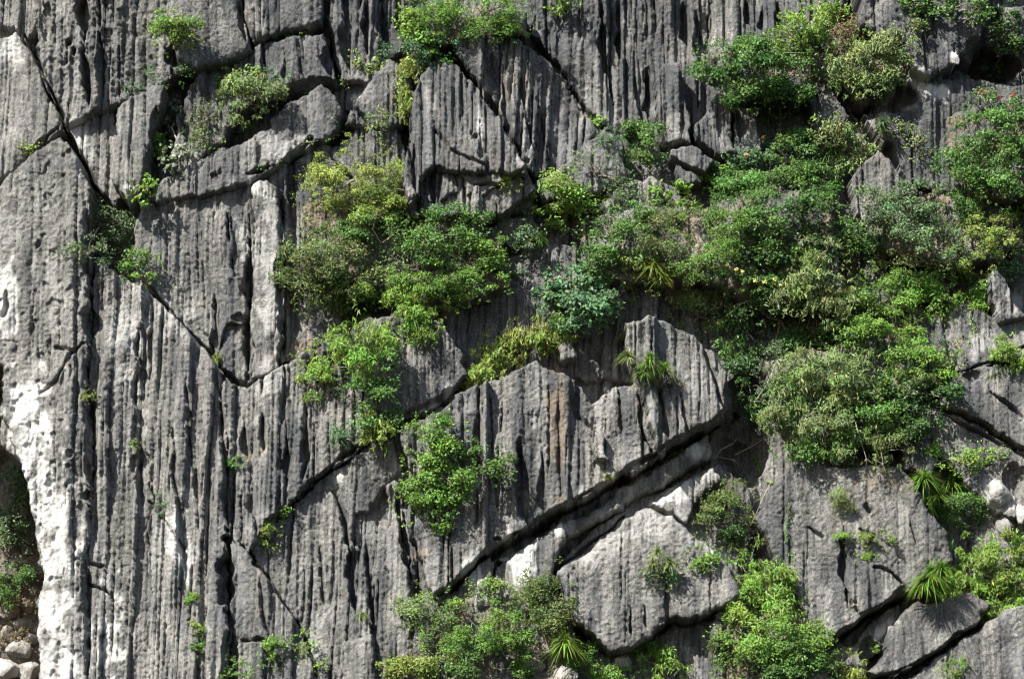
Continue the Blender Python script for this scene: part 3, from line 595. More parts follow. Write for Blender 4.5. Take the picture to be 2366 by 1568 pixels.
def rosettes(name, label, heads, colour='mid', cat='rosette plant', group='strap-leaved rosette plants', droop=0.75, n=52, width=0.046, dead=0.16):
    """strap-leaved plant: thin stems, each with a spraying head of leaves (u, v, radius px)"""
    SEED[0] += 1; r = np.random.default_rng(SEED[0])
    um = np.mean([h[0] for h in heads]); vm = max(h[1] + 0.9 * h[2] for h in heads)
    root = on_rock(um, vm); t = empty(name, root); tag(t, label, cat, group)
    st = MB()
    for (u, v, rad) in heads:
        s = on_rock(u, v); p = W(u, v + 0.15 * rad, s[1] - 0.38 - 0.5 * rad * PXM)
        limb(st, root, p, 0.028, 0.02, r, 5, 0.04)
        m = int(3.0 * n * r.uniform(.85, 1.2)); e = rdir(r, m); e[:, 2] = np.abs(e[:, 2]) * 1.35 - 0.5 * r.random(m); e[:, 1] = e[:, 1] * 0.9 - 0.15; e = unit(e)
        L = rad * PXM * 1.30 * r.uniform(0.55, 1.15, m)
        col = vary(r, np.array(COLS[colour]), m, .2, dead)
        hd = MB(); straps(hd, p + e * 0.02 + np.array([0, 0, 1]) * r.uniform(-.06, .06, (m, 1)), e, L, np.full(m, width * .8) * r.uniform(.7, 1.2, m), col, .8 * droop * r.uniform(.6, 1.3, m))
        hd.build('leaf_rosette', M_LEAF, t, root)
    st.build('stem', M_BARK, t, root)
    return t
def tuft(name, label, u, v, ru, rv, colour, n=60, w=0.022, droop=0.9, down=0.2, cat='grass tuft', group='small plants rooted in cracks'):
    """a tuft of thin blades rooted in a crack"""
    SEED[0] += 1; r = np.random.default_rng(SEED[0])
    s = on_rock(u, v); root = W(u, v - down * rv, s[1] - 0.03); t = empty(name, root); tag(t, label, cat, group)
    mb = MB(); e = rdir(r, n); e[:, 1] = -np.abs(e[:, 1]); e[:, 2] = np.abs(e[:, 2]) + 0.1 - 2.2 * down * r.random(n); e = unit(e * np.array([ru / max(ru, rv), .6, rv / max(ru, rv)]) + 1e-3)
    L = max(ru, rv) * PXM * r.uniform(.5, 1.2, n)
    straps(mb, root + r.normal(size=(n, 3)) * 0.03, e, L, np.full(n, w), vary(r, np.array(COLS[colour]), n, .25, .15), droop * r.uniform(.5, 1.4, n), 3)
    mb.build('blades', M_LEAF, t, root)
    cr = MB(); tube(cr, [root + np.array([0, .06, -.03]), root, root + np.array([0, -.02, .03])], .03, .012); cr.build('root_crown', M_BARK, t, root)
    return t
def creeper(name, label, strands, colour, leaf=0.09, dens=26, cat='creeper', group='creepers on the rock', spread=0.06):
    """leaves along strands that follow the rock; strands are lists of (u, v)"""
    SEED[0] += 1; r = np.random.default_rng(SEED[0])
    u, v = strands[0][0]; root = on_rock(u, v, 0.03); t = empty(name, root); tag(t, label, cat, group)
    lf = MB()
    for sd in strands:
        P = np.array([on_rock(u, v, 0.07) for u, v in sd]); st = MB(); tube(st, P, 0.013, 0.005); st.build('vine_stem', M_BARK, t, root)
        for a, b in zip(P[:-1], P[1:]):
            m = int(np.linalg.norm(b - a) * dens) + 3; q = a + (b - a) * r.random((m, 1)) + r.normal(size=(m, 3)) * np.array([spread, .04, spread]) + np.array([0, -.05, 0])
            add_leaves(lf, q, unit(np.array([-.1, -.7, .45]) + r.normal(size=(m, 3)) * .45), leaf * r.uniform(.6, 1.2, m), leaf * .62 * r.uniform(.7, 1.2, m), vary(r, np.array(COLS[colour]), m), .3, .5, r)
    lf.build('leaves', M_LEAF, t, root)
    return t
def twigs(name, label, paths, rad=0.016, mat=None, cat='dead branch', group='bare branches', fork=3, out=0.35):
    SEED[0] += 1; r = np.random.default_rng(SEED[0])
    u, v = paths[0][0]; root = on_rock(u, v); t = empty(name, root); tag(t, label, cat, group)
    for sd in paths:
        mb = MB(); ys = min(on_rock(u, v)[1] for u, v in sd)
        P = np.array([W(u, v, ys - out * (0.3 + 0.7 * k / max(len(sd) - 1, 1))) for k, (u, v) in enumerate(sd)]); P += r.normal(size=P.shape) * 0.02
        tube(mb, P, rad, rad * .45)
        for k in range(fork):
            a = P[r.integers(max(len(P) // 2, 1), len(P))]; d = unit(P[-1] - P[0] + r.normal(size=3) * .6 * np.linalg.norm(P[-1] - P[0])); limb(mb, a, a + d * r.uniform(.15, .4), rad * .5, rad * .2, r, 3)
        mb.build('branch', mat or M_DEAD, t, root)
    return t
def boulder(name, label, u, v, ru, rv, white=0.0, ochre=0.0, out=0.4, cat='boulder', group=None, dark=0.0, depth=None):
    """a loose faceted block resting on the ledge"""
    SEED[0] += 1; r = np.random.default_rng(SEED[0]); n = 20
    th = np.linspace(0, math.pi, n); ph = np.linspace(0, 2 * math.pi, 2 * n, endpoint=False)
    T, Pn = np.meshgrid(th, ph, indexing='ij'); D = np.stack([np.sin(T) * np.cos(Pn), np.sin(T) * np.sin(Pn), np.cos(T)], -1)
    fa = rdir(r, 18); fd = r.uniform(0.62, 1.0, 18); q = np.min(np.where(D @ fa.T > 0.05, fd / np.maximum(D @ fa.T, .05), 9), -1); q = np.minimum(q, 1.25)
    q = q + 0.05 * vnoise(D[..., 0] * 3 + r.random() * 9, D[..., 2] * 3 + D[..., 1] * 2, .5, .5, 7) + 0.03 * vnoise(D[..., 0] * 3, D[..., 2] * 3 + D[..., 1] * 3, .15, .15, 8)
    s = on_rock(u, v); a, b = ru * PXM, rv * PXM; c = W(u, v, s[1] - out * min(a, b))
    V = (D * q[..., None]).reshape(-1, 3) * np.array([a, depth or min(a, b), b])
    vid = np.arange(n * 2 * n).reshape(n, 2 * n); F = np.stack([vid[:-1], np.roll(vid[:-1], -1, 1), np.roll(vid[1:], -1, 1), vid[1:]], -1).reshape(-1, 4)[:, ::-1]
    w = np.clip(white + 0.35 * vnoise(V[:, 0], V[:, 2], .2, .2, 5), 0, 1) if white else np.zeros(len(V))
    o = mesh_np(name, V, F, M_STONE, None, np.stack([w, np.full(len(V), ochre), np.full(len(V), dark), np.ones(len(V))], -1)); o.location = c
    return tag(o, label, cat, group)
# ------------------------------------------------------------------ top left
shrub('bush', 'bright green rounded bush in the hollow near the top left', 'bush', 'fine', 'lime', [(408,60,50,32),(392,74,40,28),(432,76,36,28)], dens=1.5)
shrub('bush', 'small mid-green bush directly below the bright rounded top-left bush', 'bush', 'fine', 'mid', [(395,165,44,30)])
shrub('fern_clump', 'tiny fern clump on the slab edge left of the small mid-green bush', 'fern', 'fine', 'blue', [(312,203,17,9)], group='small plants rooted in cracks')
shrub('bush', 'pale bamboo-leaved bush on the long slab under the top overhang', 'bush', 'bamboo', 'pale', [(565,225,46,52),(615,215,34,30)])
shrub('shrub', 'thin upright sprig above the pale bamboo-leaved bush', 'shrub', 'broad', 'lime', [(527,175,16,26),(585,180,16,14)], group='small plants rooted in cracks')
shrub('fern_clump', 'feathery grey-green fern right of the pale bamboo-leaved bush', 'fern', 'fine', 'blue', [(640,175,26,16)], group='small plants rooted in cracks', dens=.6)
shrub('shrub', 'dark green tuft of leaves hanging below the pale bamboo-leaved bush', 'shrub', 'drape', 'mid', [(552,300,30,13)], group='small plants rooted in cracks')
shrub('climbing_shrub', 'tall narrow silvery-leaved climber beside the dark shadowed slab edge', 'climber', 'big', 'silver', [(402,262,26,24),(395,310,20,30),(408,365,26,28)], dens=.8, size=.7)
shrub('shrub', 'sparse brownish shrub right of the silvery climber', 'shrub', 'sparse', 'olive', [(480,265,26,24),(450,300,18,20),(478,325,28,20)])
shrub('shrub', 'small vivid green shrub left of the silvery climber', 'shrub', 'broad', 'bright', [(360,335,17,24)], size=.8, group='small plants rooted in cracks')
shrub('broadleaf_plant', 'broad-leaved bright plant above the white rock patch', 'plant', 'big', 'lime', [(330,437,26,25)], dens=.8, size=.7)
shrub('seedling', 'small yellow-leaved seedling under the pale rounded slab corner', 'seedling', 'big', 'yellow', [(70,340,15,10)], size=.5, group='small plants rooted in cracks')
shrub('seedling', 'low green seedling on the top ledge beneath the bulging slab', 'seedling', 'broad', 'lime', [(690,84,22,7)], size=.6, group='small plants rooted in cracks', dens=.5)
shrub('fern_clump', 'little fern on the rounded block left of the hanging vine', 'fern', 'fine', 'blue', [(710,222,24,12)], dens=.5, group='small plants rooted in cracks')
creeper('vine', 'looping vine hanging from the dark corner beside the deep columns', [[(790,110),(800,140),(790,185),(800,210)],[(800,135),(825,120),(815,160)],[(775,235),(770,270),(785,310),(760,325)]], 'lime', .08)
shrub('broadleaf_plant', 'pale broad-leaved plant left of the small blue-green bush', 'plant', 'big', 'pale', [(855,150,32,14)], size=.6, dens=.8)
shrub('bush', 'small blue-green bush between deep columns and the peaked slab', 'bush', 'fine', 'blue', [(886,120,20,20)])
creeper('vine', 'leafy creeper on the pale rock above the big yellow-green tree', [[(740,325),(770,315),(800,295)],[(700,330),(735,325)],[(645,370),(665,380)],[(600,385),(620,395)]], 'mid', .08)
shrub('shrub', 'small pale sprig on the block above the big yellow-green tree', 'shrub', 'broad', 'pale', [(872,285,18,24)], dens=.6, size=.7, group='small plants rooted in cracks')
# ------------------------------------------------------------------ top middle
shrub('bush', 'large green bush spreading along the top above the arched slab', 'bush', 'fine', 'bright', [(1090,30,100,52),(1010,30,60,40),(1180,55,50,38)])
shrub('bush', 'yellow-green leafy bush at the left end of the large top bush', 'bush', 'broad', 'lime', [(958,45,36,44),(985,85,34,34)])
shrub('bush', 'blue-green feathery bush on the tip of the peaked slab', 'bush', 'fine', 'blue', [(992,112,56,30)])
shrub('hanging_shrub', 'narrow yellow-green shrub hanging down the left edge of the peaked slab', 'shrub', 'drape', 'yellow', [(955,165,26,34),(942,225,20,50)])
shrub('shrub', 'small dark green shrub just below the peaked slab tip', 'shrub', 'broad', 'mid', [(1022,150,17,22)], group='small plants rooted in cracks')
shrub('bush', 'light green bush cut by the top frame edge right of the large top bush', 'bush', 'broad', 'lime', [(1300,8,30,22)])
shrub('broadleaf_plant', 'tiny vivid plant at the foot of the arched slab', 'plant', 'big', 'lime', [(1376,284,16,10)], size=.5, group='small plants rooted in cracks')
# ------------------------------------------------------------------ top right
shrub('tree', 'wide mid-green tree standing before the fluted wall upper right', 'tree', 'broad', 'mid', [(1740,150,100,62),(1670,150,60,46),(1820,170,50,60),(1720,215,60,34),(1845,215,28,26)], size=.8)
creeper('vine', 'dark curtain of vines hanging below the wide mid-green tree', [[(1780,230),(1775,290),(1780,350)],[(1800,240),(1805,300),(1790,360)],[(1825,240),(1825,290),(1810,350)],[(1760,230),(1760,260)]], 'dark', .1, 60, spread=.12)
shrub('bush', 'drooping pale bush on the crest above the wide mid-green tree', 'bush', 'drape', 'lime', [(1880,70,80,42),(1910,40,50,30),(1820,95,40,30)])
shrub('bush', 'round drooping grey-green bush over the dark recess upper right', 'bush', 'drape', 'pale', [(2010,140,82,62),(2060,110,46,38),(1985,185,50,36)])
shrub('shrub', 'fine reddish grass shrub between the two drooping upper bushes', 'shrub', 'sparse', 'brown', [(1955,75,36,40)])
shrub('bush', 'dark bush along the top edge over the overhanging block', 'bush', 'broad', 'mid', [(2190,10,80,28),(2250,25,40,26),(2130,5,40,18)])
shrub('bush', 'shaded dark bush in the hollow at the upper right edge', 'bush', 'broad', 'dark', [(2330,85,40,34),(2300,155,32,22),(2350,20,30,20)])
shrub('shrub', 'small pale sprig on top of the overhanging block', 'shrub', 'broad', 'pale', [(2112,58,24,16)], size=.7, dens=.6, group='small plants rooted in cracks')
shrub('tree', 'large rounded green tree at the right edge below pink flowers', 'tree', 'broad', 'mid', [(2290,330,85,80),(2230,390,60,60),(2330,420,60,60),(2345,300,40,50)], size=.75)
shrub('shrub', 'pink-flowered shrub above the large right-edge tree', 'shrub', 'sparse', 'grey', [(2300,240,60,28)], flowers=((.55,.14,.09), [(2262,216),(2275,213),(2300,222),(2310,226),(2338,222),(2345,218)]))
# ------------------------------------------------------------------ right, middle height
shrub('tree', 'layered dark-green tree with flat pads right of the small blocks', 'tree', 'pad', 'mid', [(1835,365,80,46),(1780,420,90,44),(1860,430,60,50),(1720,430,60,34)], flowers=((.55,.20,.12), [(1763,318),(1795,322),(1725,358)]))
shrub('shrub', 'blue-green shrub with pale flower at the left of the layered tree', 'shrub', 'broad', 'blue', [(1735,370,44,30),(1690,400,40,24)], size=.8)
shrub('shrub', 'tangled pale vine shrub right of the layered tree', 'shrub', 'drape', 'pale', [(1920,300,40,30),(1985,345,48,40),(1945,385,40,30)], dens=.8)
rosettes('rosette_plant', 'dark spiky rosette among the pale vines right of the layered tree', [(1922,338,36)], 'mid', n=60)
rosettes('rosette_plant', 'small spiky rosette on the ledge under the dark recess', [(2040,280,24)], 'blue', n=40)
shrub('shrub', 'low pale shrub around the small rosette under the dark recess', 'shrub', 'broad', 'pale', [(2065,298,36,14)], size=.7)
shrub('shrub', 'thin vine shrub on the rough slab below the dark hollow', 'shrub', 'sparse', 'pale', [(2120,330,24,36)], dens=.6, group='small plants rooted in cracks')
shrub('bush', 'green bush with brown base on the ledge right of the arched slab', 'bush', 'broad', 'mid', [(1490,345,46,46),(1470,305,28,22)], size=.7)
shrub('shrub', 'sparse grey-green shrub left of the ledge bush under the tall fluted wall', 'shrub', 'sparse', 'grey', [(1375,385,42,42),(1430,415,26,24)], dens=1.3)
shrub('fern_clump', 'dark fern in the corner under the tall fluted wall', 'fern', 'fine', 'blue', [(1410,318,24,16)], group='small plants rooted in cracks')
shrub('bush', 'bright yellow-green bush standing alone in the upper centre', 'bush', 'broad', 'lime', [(1300,450,56,50),(1310,495,50,36),(1350,480,36,32)], size=.85)
shrub('shrub', 'small yellow-green cushion left of the lone bright bush', 'shrub', 'fine', 'yellow', [(1182,422,20,17)], group='small plants rooted in cracks')
shrub('broadleaf_plant', 'lime broad-leaved sprig beside the bright rosette', 'plant', 'big', 'lime', [(1545,450,36,20)], size=.8, dens=.9)
rosettes('rosette_plant', 'bright yellow-green rosette beside the lime sprig', [(1600,478,34)], 'lime', n=60)
shrub('bush', 'dark dense bush below the lone bright bush', 'bush', 'broad', 'mid', [(1420,560,72,72),(1480,500,60,40),(1390,600,40,44)], size=.8)
shrub('bush', 'olive-green bush behind the dark dense bush', 'bush', 'fine', 'olive', [(1530,560,60,60),(1560,500,44,34)])
shrub('tree', 'light green round-topped tree in the thicket under the bright rosette', 'tree', 'fine', 'bright', [(1640,550,72,62),(1690,510,50,40),(1610,610,54,34)])
shrub('tree', 'mid-green layered tree behind the light green round-topped tree', 'tree', 'pad', 'mid', [(1740,480,76,50),(1790,540,70,50),(1700,440,46,28)])
shrub('bush', 'very dark bush at the right of the layered thicket', 'bush', 'broad', 'dark', [(1860,500,60,60),(1880,560,44,36)])
rosettes('rosette_plant', 'pale strap-leaved rosettes below the olive-green bush', [(1508,612,32),(1530,640,28)], 'yellow', n=50)
shrub('shrub', 'yellow-green shrub around the pale rosettes', 'shrub', 'broad', 'yellow', [(1470,610,34,24),(1545,650,40,30),(1430,680,30,20)], size=.8, dens=.8)
shrub('bush', 'round olive bush above the curved rock shoulder', 'bush', 'fine', 'pale', [(1615,715,56,50),(1640,690,36,30)])
rosettes('rosette_plant', 'dark rosette right of the round olive bush', [(1690,715,34)], 'mid', n=55)
shrub('shrub', 'yellow-flowered shrub in front of the thicket', 'shrub', 'pad', 'mid', [(1690,632,40,20),(1760,655,46,20),(1800,670,34,18)], flowers=((.60,.50,.16), [(1680,612),(1702,622),(1716,628),(1745,648),(1768,650),(1790,645),(1800,658)]))
shrub('bamboo', 'leaning bamboo clump with pale long leaves right of the thicket', 'bamboo', 'bamboo', 'pale', [(1890,610,54,50),(1860,670,62,50),(1920,680,40,60)])
shrub('bush', 'deep green undergrowth left of the big bright tree', 'bush', 'broad', 'dark', [(1960,740,40,50),(1770,600,50,34)])
twigs('dead_branch', 'bleached dead twigs hanging below the leaning bamboo', [[(1870,730),(1862,765),(1855,790)],[(1885,735),(1890,780),(1905,800)],[(1800,750),(1790,790),(1795,830)],[(1850,730),(1835,770)]], .02)
shrub('bush', 'grey-green spreading bush below the rough right slab', 'bush', 'broad', 'grey', [(2080,520,80,60),(2160,480,70,46),(2010,480,60,40),(2170,560,60,50)], size=.75)
shrub('bush', 'yellow-green bush at the right edge under the large tree', 'bush', 'fine', 'yellow', [(2290,545,60,46),(2250,590,50,34)])
shrub('bush', 'blue-green bush at the right edge beside the pale rock fin', 'bush', 'broad', 'blue', [(2345,620,36,40)], size=.8)
shrub('bush', 'green bush at the right edge above the yellow-green one', 'bush', 'broad', 'mid', [(2345,500,36,34)], size=.8)
shrub('shrub', 'dry tangled shrub between the grey-green bush and bright tree', 'shrub', 'sparse', 'olive', [(2150,600,70,34),(2050,600,40,24)])
rosettes('rosette_plant', 'tall dark rosette left of the pale rock fin', [(2215,690,42)], 'dark', n=70)
shrub('bush', 'small green bush between tall rosette and pale rock fin', 'bush', 'broad', 'bright', [(2262,690,34,44)], size=.7)
creeper('vine', 'ivy strand trailing over the blocky ledge below the tall rosette', [[(2240,730),(2250,760),(2245,800)]], 'lime', .08, 40)
shrub('tree', 'big bright green tree with flat layered pads at right', 'tree', 'pad', 'bright', [(2080,655,84,36),(2030,710,70,40),(2120,700,60,34),(2060,770,60,40),(2150,820,60,32),(2110,850,50,30),(1985,780,40,40),(2080,690,70,40)], dens=1.2)
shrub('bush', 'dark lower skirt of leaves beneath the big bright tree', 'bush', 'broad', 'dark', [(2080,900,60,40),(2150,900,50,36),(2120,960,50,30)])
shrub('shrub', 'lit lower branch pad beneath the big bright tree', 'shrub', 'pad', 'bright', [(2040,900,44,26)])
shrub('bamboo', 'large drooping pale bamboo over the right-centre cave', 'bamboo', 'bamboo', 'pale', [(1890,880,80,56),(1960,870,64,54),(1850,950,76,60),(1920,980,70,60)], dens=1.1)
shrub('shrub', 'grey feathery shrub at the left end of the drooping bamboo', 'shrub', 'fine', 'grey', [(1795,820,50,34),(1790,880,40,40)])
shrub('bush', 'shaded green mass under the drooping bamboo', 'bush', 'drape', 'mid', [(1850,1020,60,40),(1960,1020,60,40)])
shrub('bush', 'olive hanging bush above the broad rough slab', 'bush', 'drape', 'olive', [(2040,1030,50,44)])
twigs('dead_branch', 'thin dead creepers trailing from the drooping bamboo', [[(1960,930),(1985,1000),(2000,1060)],[(2010,940),(2030,1010),(2040,1070)],[(1905,930),(1900,1000)],[(1790,850),(1765,900),(1740,930)]], .014, fork=4, out=.9)
twigs('dead_branch', 'forked bare branch in the dark gap right of the curved shoulder', [[(1650,1060),(1665,1035),(1700,1020)],[(1700,1050),(1735,1030),(1770,1010)],[(1660,1055),(1690,1060)]], .02)
creeper('vine', 'green vine straggling below the dark gap beside the dark olive bush', [[(1760,1040),(1750,1090),(1775,1110),(1790,1120)],[(1740,1050),(1760,1090)]], 'lime', .09)
for kind, c, lob, txt in [
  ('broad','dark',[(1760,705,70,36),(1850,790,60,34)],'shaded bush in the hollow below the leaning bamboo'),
  ('broad','dark',[(1725,870,36,56),(1745,950,34,40)],'dark ivy-like bush right of the curved rock shoulder'),  # shade of the gap put into the dark leaf colour
  ('drape','mid',[(1700,785,40,40)],'dark green bush hanging above the curved rock shoulder'),
  ('broad','mid',[(1990,560,54,40),(1960,520,40,30)],'green bush between the layered thicket and the grey-green bush'),
  ('fine','mid',[(2235,490,46,36)],'small green bush left of the yellow-green right-edge bush'),
  ('drape','olive',[(2200,635,40,26)],'olive tangle above the tall dark rosette'),
  ('bamboo','bright',[(2130,640,60,30),(2160,690,40,36)],'bamboo-leaved bush at the right shoulder of the big bright tree'),
  ('pad','lime',[(2175,850,40,26)],'lit lime branch reaching right from the big bright tree'),
  ('broad','mid',[(1985,700,36,50),(1960,810,40,30)],'leafy mass between the leaning bamboo and the big bright tree'),
  ('pad','bright',[(1660,415,50,22)],'bright flat-topped bush left of the layered dark-green tree'),
  ('sparse','grey',[(1455,450,40,20)],'thin grey-green bush above the dark dense bush'),
  ('drape','olive',[(740,700,50,30),(690,600,36,34)],'drooping olive growth under the loose olive tree'),
  ('bamboo','mid',[(1830,900,40,50),(1790,950,36,36)],'green reed mass at the left of the large drooping bamboo'),
  ('broad','mid',[(2010,950,44,44),(2060,970,40,30)],'mid-green bush right of the large drooping bamboo'),
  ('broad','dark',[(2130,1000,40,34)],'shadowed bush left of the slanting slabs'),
  ('fine','bright',[(2240,420,40,34)],'light green lower branch of the right-edge tree'),
  ('broad','grey',[(2120,450,50,26)],'grey-green bush top beside the slanting dark hole')]:
    shrub('bush', txt, 'bush', kind, c, lob, size=.8 if kind == 'broad' else 1.0)
twigs('dead_branch', 'pale dead stems arching out below the yellow-flowered shrub', [[(1740,690),(1710,700),(1690,720)],[(1760,690),(1790,680),(1830,690)]], .018)
twigs('dead_branch', 'bare grey twigs at the foot of the olive-brown bush', [[(1740,1180),(1755,1230),(1735,1290)],[(1700,1280),(1720,1320)],[(1780,1110),(1760,1150),(1740,1200)]], .016)
twigs('dead_branch', 'pale crooked branch inside the dome-shaped tree', [[(880,560),(862,530),(870,500)],[(880,560),(905,545)]], .02, out=1.2)
# ------------------------------------------------------------------ centre
shrub('tree', 'big yellow-green dome-shaped tree left of centre', 'tree', 'fine', 'yellow', [(825,385,84,48),(770,450,70,66),(880,430,62,62),(830,490,88,48),(820,430,80,60)], dens=1.2)
shrub('tree', 'shaded lower crown under the dome-shaped tree', 'tree', 'broad', 'mid', [(860,540,70,36),(790,560,60,30),(920,500,36,34)], size=.8)
shrub('tree', 'loose olive tree with thin leaves below the dome-shaped tree', 'tree', 'sparse', 'olive', [(740,600,84,60),(690,640,50,40),(800,640,60,44)], dens=1.9)
shrub('bush', 'mid-green bush right of the dome-shaped tree', 'bush', 'broad', 'mid', [(1000,550,76,50),(1060,520,60,36),(980,600,50,36)], size=.75)
shrub('bush', 'bright green round bush right of the mid-green bush', 'bush', 'broad', 'bright', [(1100,585,54,52),(1130,620,34,34)], size=.75)
shrub('bush', 'low spreading bush on the ledge below the bright round bush', 'bush', 'pad', 'bright', [(1010,650,60,34),(1090,660,70,34),(1030,695,50,20)])
shrub('shrub', 'pale bamboo-leaved shrub above the overhanging block', 'shrub', 'bamboo', 'lime', [(900,690,64,54),(950,745,56,40),(860,745,44,44),(935,670,40,30)])
shrub('bush', 'dark green bush between olive tree and bamboo-leaved shrub', 'bush', 'broad', 'mid', [(820,690,50,40),(800,640,34,30)], size=.8)
shrub('bush', 'light leafy bush on the brown ledge left of the overhanging block', 'bush', 'bamboo', 'lime', [(830,820,66,58),(790,800,44,36),(870,800,40,40)])
shrub('bush', 'small light green bush at the ledge left end', 'bush', 'broad', 'lime', [(725,880,30,42),(710,830,24,18)], size=.7)
shrub('bush', 'dark bush tumbling down beneath the light leafy ledge bush', 'bush', 'broad', 'mid', [(855,895,54,54),(875,955,40,38)], size=.8)
shrub('hanging_shrub', 'yellow bamboo-leaved shrub hanging over the diagonal crack', 'shrub', 'bamboo', 'yellow', [(885,990,42,34)])
shrub('fern_clump', 'blue-grey fern at the upper end of the diagonal crack', 'fern', 'fine', 'blue', [(798,1003,30,20)])
shrub('shrub', 'small shrub beside a rosette in the rock gap right of the round bush', 'shrub', 'broad', 'grey', [(1218,540,26,46)], dens=.7, size=.8)
rosettes('rosette_plant', 'dark thin rosette in the rock gap above the central flutes', [(1245,548,26)], 'mid', n=45)
shrub('seedling', 'small pale seedling between round bush and central flutes', 'seedling', 'broad', 'blue', [(1195,635,14,12)], size=.6, group='small plants rooted in cracks')
shrub('bush', 'blue-green large-leaved bush in the centre', 'bush', 'big', 'blue', [(1320,660,62,38),(1340,710,70,46),(1280,690,36,36),(1390,690,40,40)], size=.65, dens=1.3)
shrub('hanging_shrub', 'drooping pale fringe of leaves above the central slab', 'shrub', 'bamboo', 'yellow', [(1240,775,70,34),(1170,800,48,34),(1290,790,34,30)])
shrub('hanging_shrub', 'lower end of pale leaves spilling over the central slab left edge', 'shrub', 'bamboo', 'yellow', [(1110,855,48,30),(1085,880,30,22)])
rosettes('rosette_plant', 'upright pale rosettes on stems left of the curved shoulder', [(1447,765,26),(1475,772,22),(1452,820,28)], 'pale', n=42, width=.05)
rosettes('rosette_plant', 'cluster of vivid rosettes at the top of the curved shoulder', [(1500,830,34),(1535,848,34),(1488,858,26)], 'bright', n=52)
shrub('shrub', 'dry brown root mat beneath the cluster of vivid rosettes', 'shrub', 'sparse', 'brown', [(1530,885,30,14)], dens=.6, group='small plants rooted in cracks')
shrub('tree', 'slender green tree against the left of the central slab', 'tree', 'broad', 'bright', [(1010,1010,62,40),(1000,1070,56,50),(1030,1130,46,50),(950,1165,32,40),(1000,1190,30,20)], size=.85)
shrub('tree', 'dark inner branches of the slender tree hanging to its right', 'tree', 'broad', 'mid', [(1140,1080,36,38),(1100,1050,26,24)], size=.8)
shrub('fern_clump', 'vivid little fern at the foot of the slender tree', 'fern', 'fine', 'bright', [(1022,1215,20,11)], group='small plants rooted in cracks')
tuft('grass_tuft', 'small round yellow-green tuft above the longest overhang', 1405, 1102, 20, 16, 'yellow', 70, .03, .6, .1)
# ------------------------------------------------------------------ left
shrub('tree', 'thin straggly tree with bare branches on the left wall', 'tree', 'sparse', 'grey', [(250,500,60,50),(200,580,50,28),(280,560,56,40),(270,620,50,34)], dens=1.2)
shrub('bush', 'bright green leafy bush at the foot of the straggly tree', 'bush', 'broad', 'bright', [(328,622,40,32)], size=.75)
for (u, v, ru, rv, c, txt) in [(200,915,12,9,'yellow','tiny yellow seedling beside the pitted pillar'),(310,1027,10,8,'lime','tiny seedling in the pothole of the pale strip'),(370,1165,10,20,'blue','thin fern strand in the crack of the pale strip'),
        (443,1390,9,16,'bright','tiny plant in a groove of the lower left flutes'),(455,1450,11,12,'yellow','yellow seedling low in the lower left flutes'),(455,1495,10,18,'mid','small green plant under the yellow seedling'),(503,832,8,6,'yellow','tiny yellow sprig on the diagonal edge'),
        (545,1065,18,9,'mid','small fern in the hollow of the fluted slab'),(652,1187,14,12,'lime','small sprig in the diagonal crack'),(2025,1495,10,9,'bright','tiny plant inside the lower right cleft'),(1945,1240,16,9,'lime','small plant on the broad slab beside its groove'),(2010,1240,20,16,'yellow','small yellow plant at the right of the broad slab'),
        (2052,1250,16,16,'pale','small pale plant next to the yellow one on the broad slab'),(2000,1288,22,9,'lime','flat sprig on a ledge of the broad slab'),(2360,1320,20,20,'mid','leafy scrap at the right frame edge'),(1565,1052,12,12,'lime','little plant at the upper end of the overhang')]:
    shrub('seedling', txt, 'seedling', 'broad', c, [(u, v, ru, rv)], size=.55, group='small plants rooted in cracks')
shrub('hanging_shrub', 'yellowish tuft hanging at the lower end of the diagonal crack', 'shrub', 'drape', 'yellow', [(624,1237,18,22)], size=.6, group='small plants rooted in cracks')
tuft('grass_tuft', 'dry grass tuft in the deep groove near the bottom', 835, 1425, 18, 24, 'pale', 80, .02, .8, .3)
shrub('shrub', 'small leafy shrub at the bottom beneath the wedge slab', 'shrub', 'broad', 'bright', [(628,1505,22,26)], size=.7, group='small plants rooted in cracks')
shrub('shrub', 'trailing sprig right of the small leafy bottom shrub', 'shrub', 'sparse', 'lime', [(695,1490,20,22),(730,1535,20,14)], group='small plants rooted in cracks')
shrub('fern_clump', 'feathery green fern at the bottom edge left of the leafy shrub', 'fern', 'fine', 'bright', [(530,1550,40,20)], dens=.6, group='small plants rooted in cracks')
shrub('bush', 'dusty grey-green bush behind the pale pillar foot', 'bush', 'broad', 'grey', [(30,1130,46,46),(40,1200,44,50),(15,1260,36,44)], size=.8, out=1.0)
shrub('bush', 'small green bush at the left edge above the boulders', 'bush', 'fine', 'mid', [(10,1375,26,30),(40,1330,30,22)], out=.9)
# ------------------------------------------------------------------ bottom
shrub('bush', 'feathery pale bush left in the bottom centre thicket', 'bush', 'fine', 'pale', [(990,1410,56,46),(1040,1370,40,30)], dens=.8)
shrub('bush', 'green bush filling the middle of the bottom centre thicket', 'bush', 'fine', 'bright', [(1110,1440,80,50),(1060,1480,70,40),(1160,1490,60,40)])
shrub('bush', 'lime tuft of leaves on top of the bottom centre thicket', 'bush', 'broad', 'lime', [(1140,1365,30,22),(1225,1365,30,26)], size=.7)
shrub('tree', 'olive-green tree right in the bottom centre thicket', 'tree', 'fine', 'olive', [(1265,1350,50,44),(1250,1410,56,44),(1290,1420,40,30)])
shrub('bush', 'yellow-green bush at the bottom edge of the thicket', 'bush', 'broad', 'yellow', [(970,1548,76,30),(930,1560,40,20)], size=.7)
shrub('bush', 'green undergrowth below the middle of the bottom thicket', 'bush', 'broad', 'mid', [(1110,1540,80,34),(1190,1540,40,30)], size=.75)
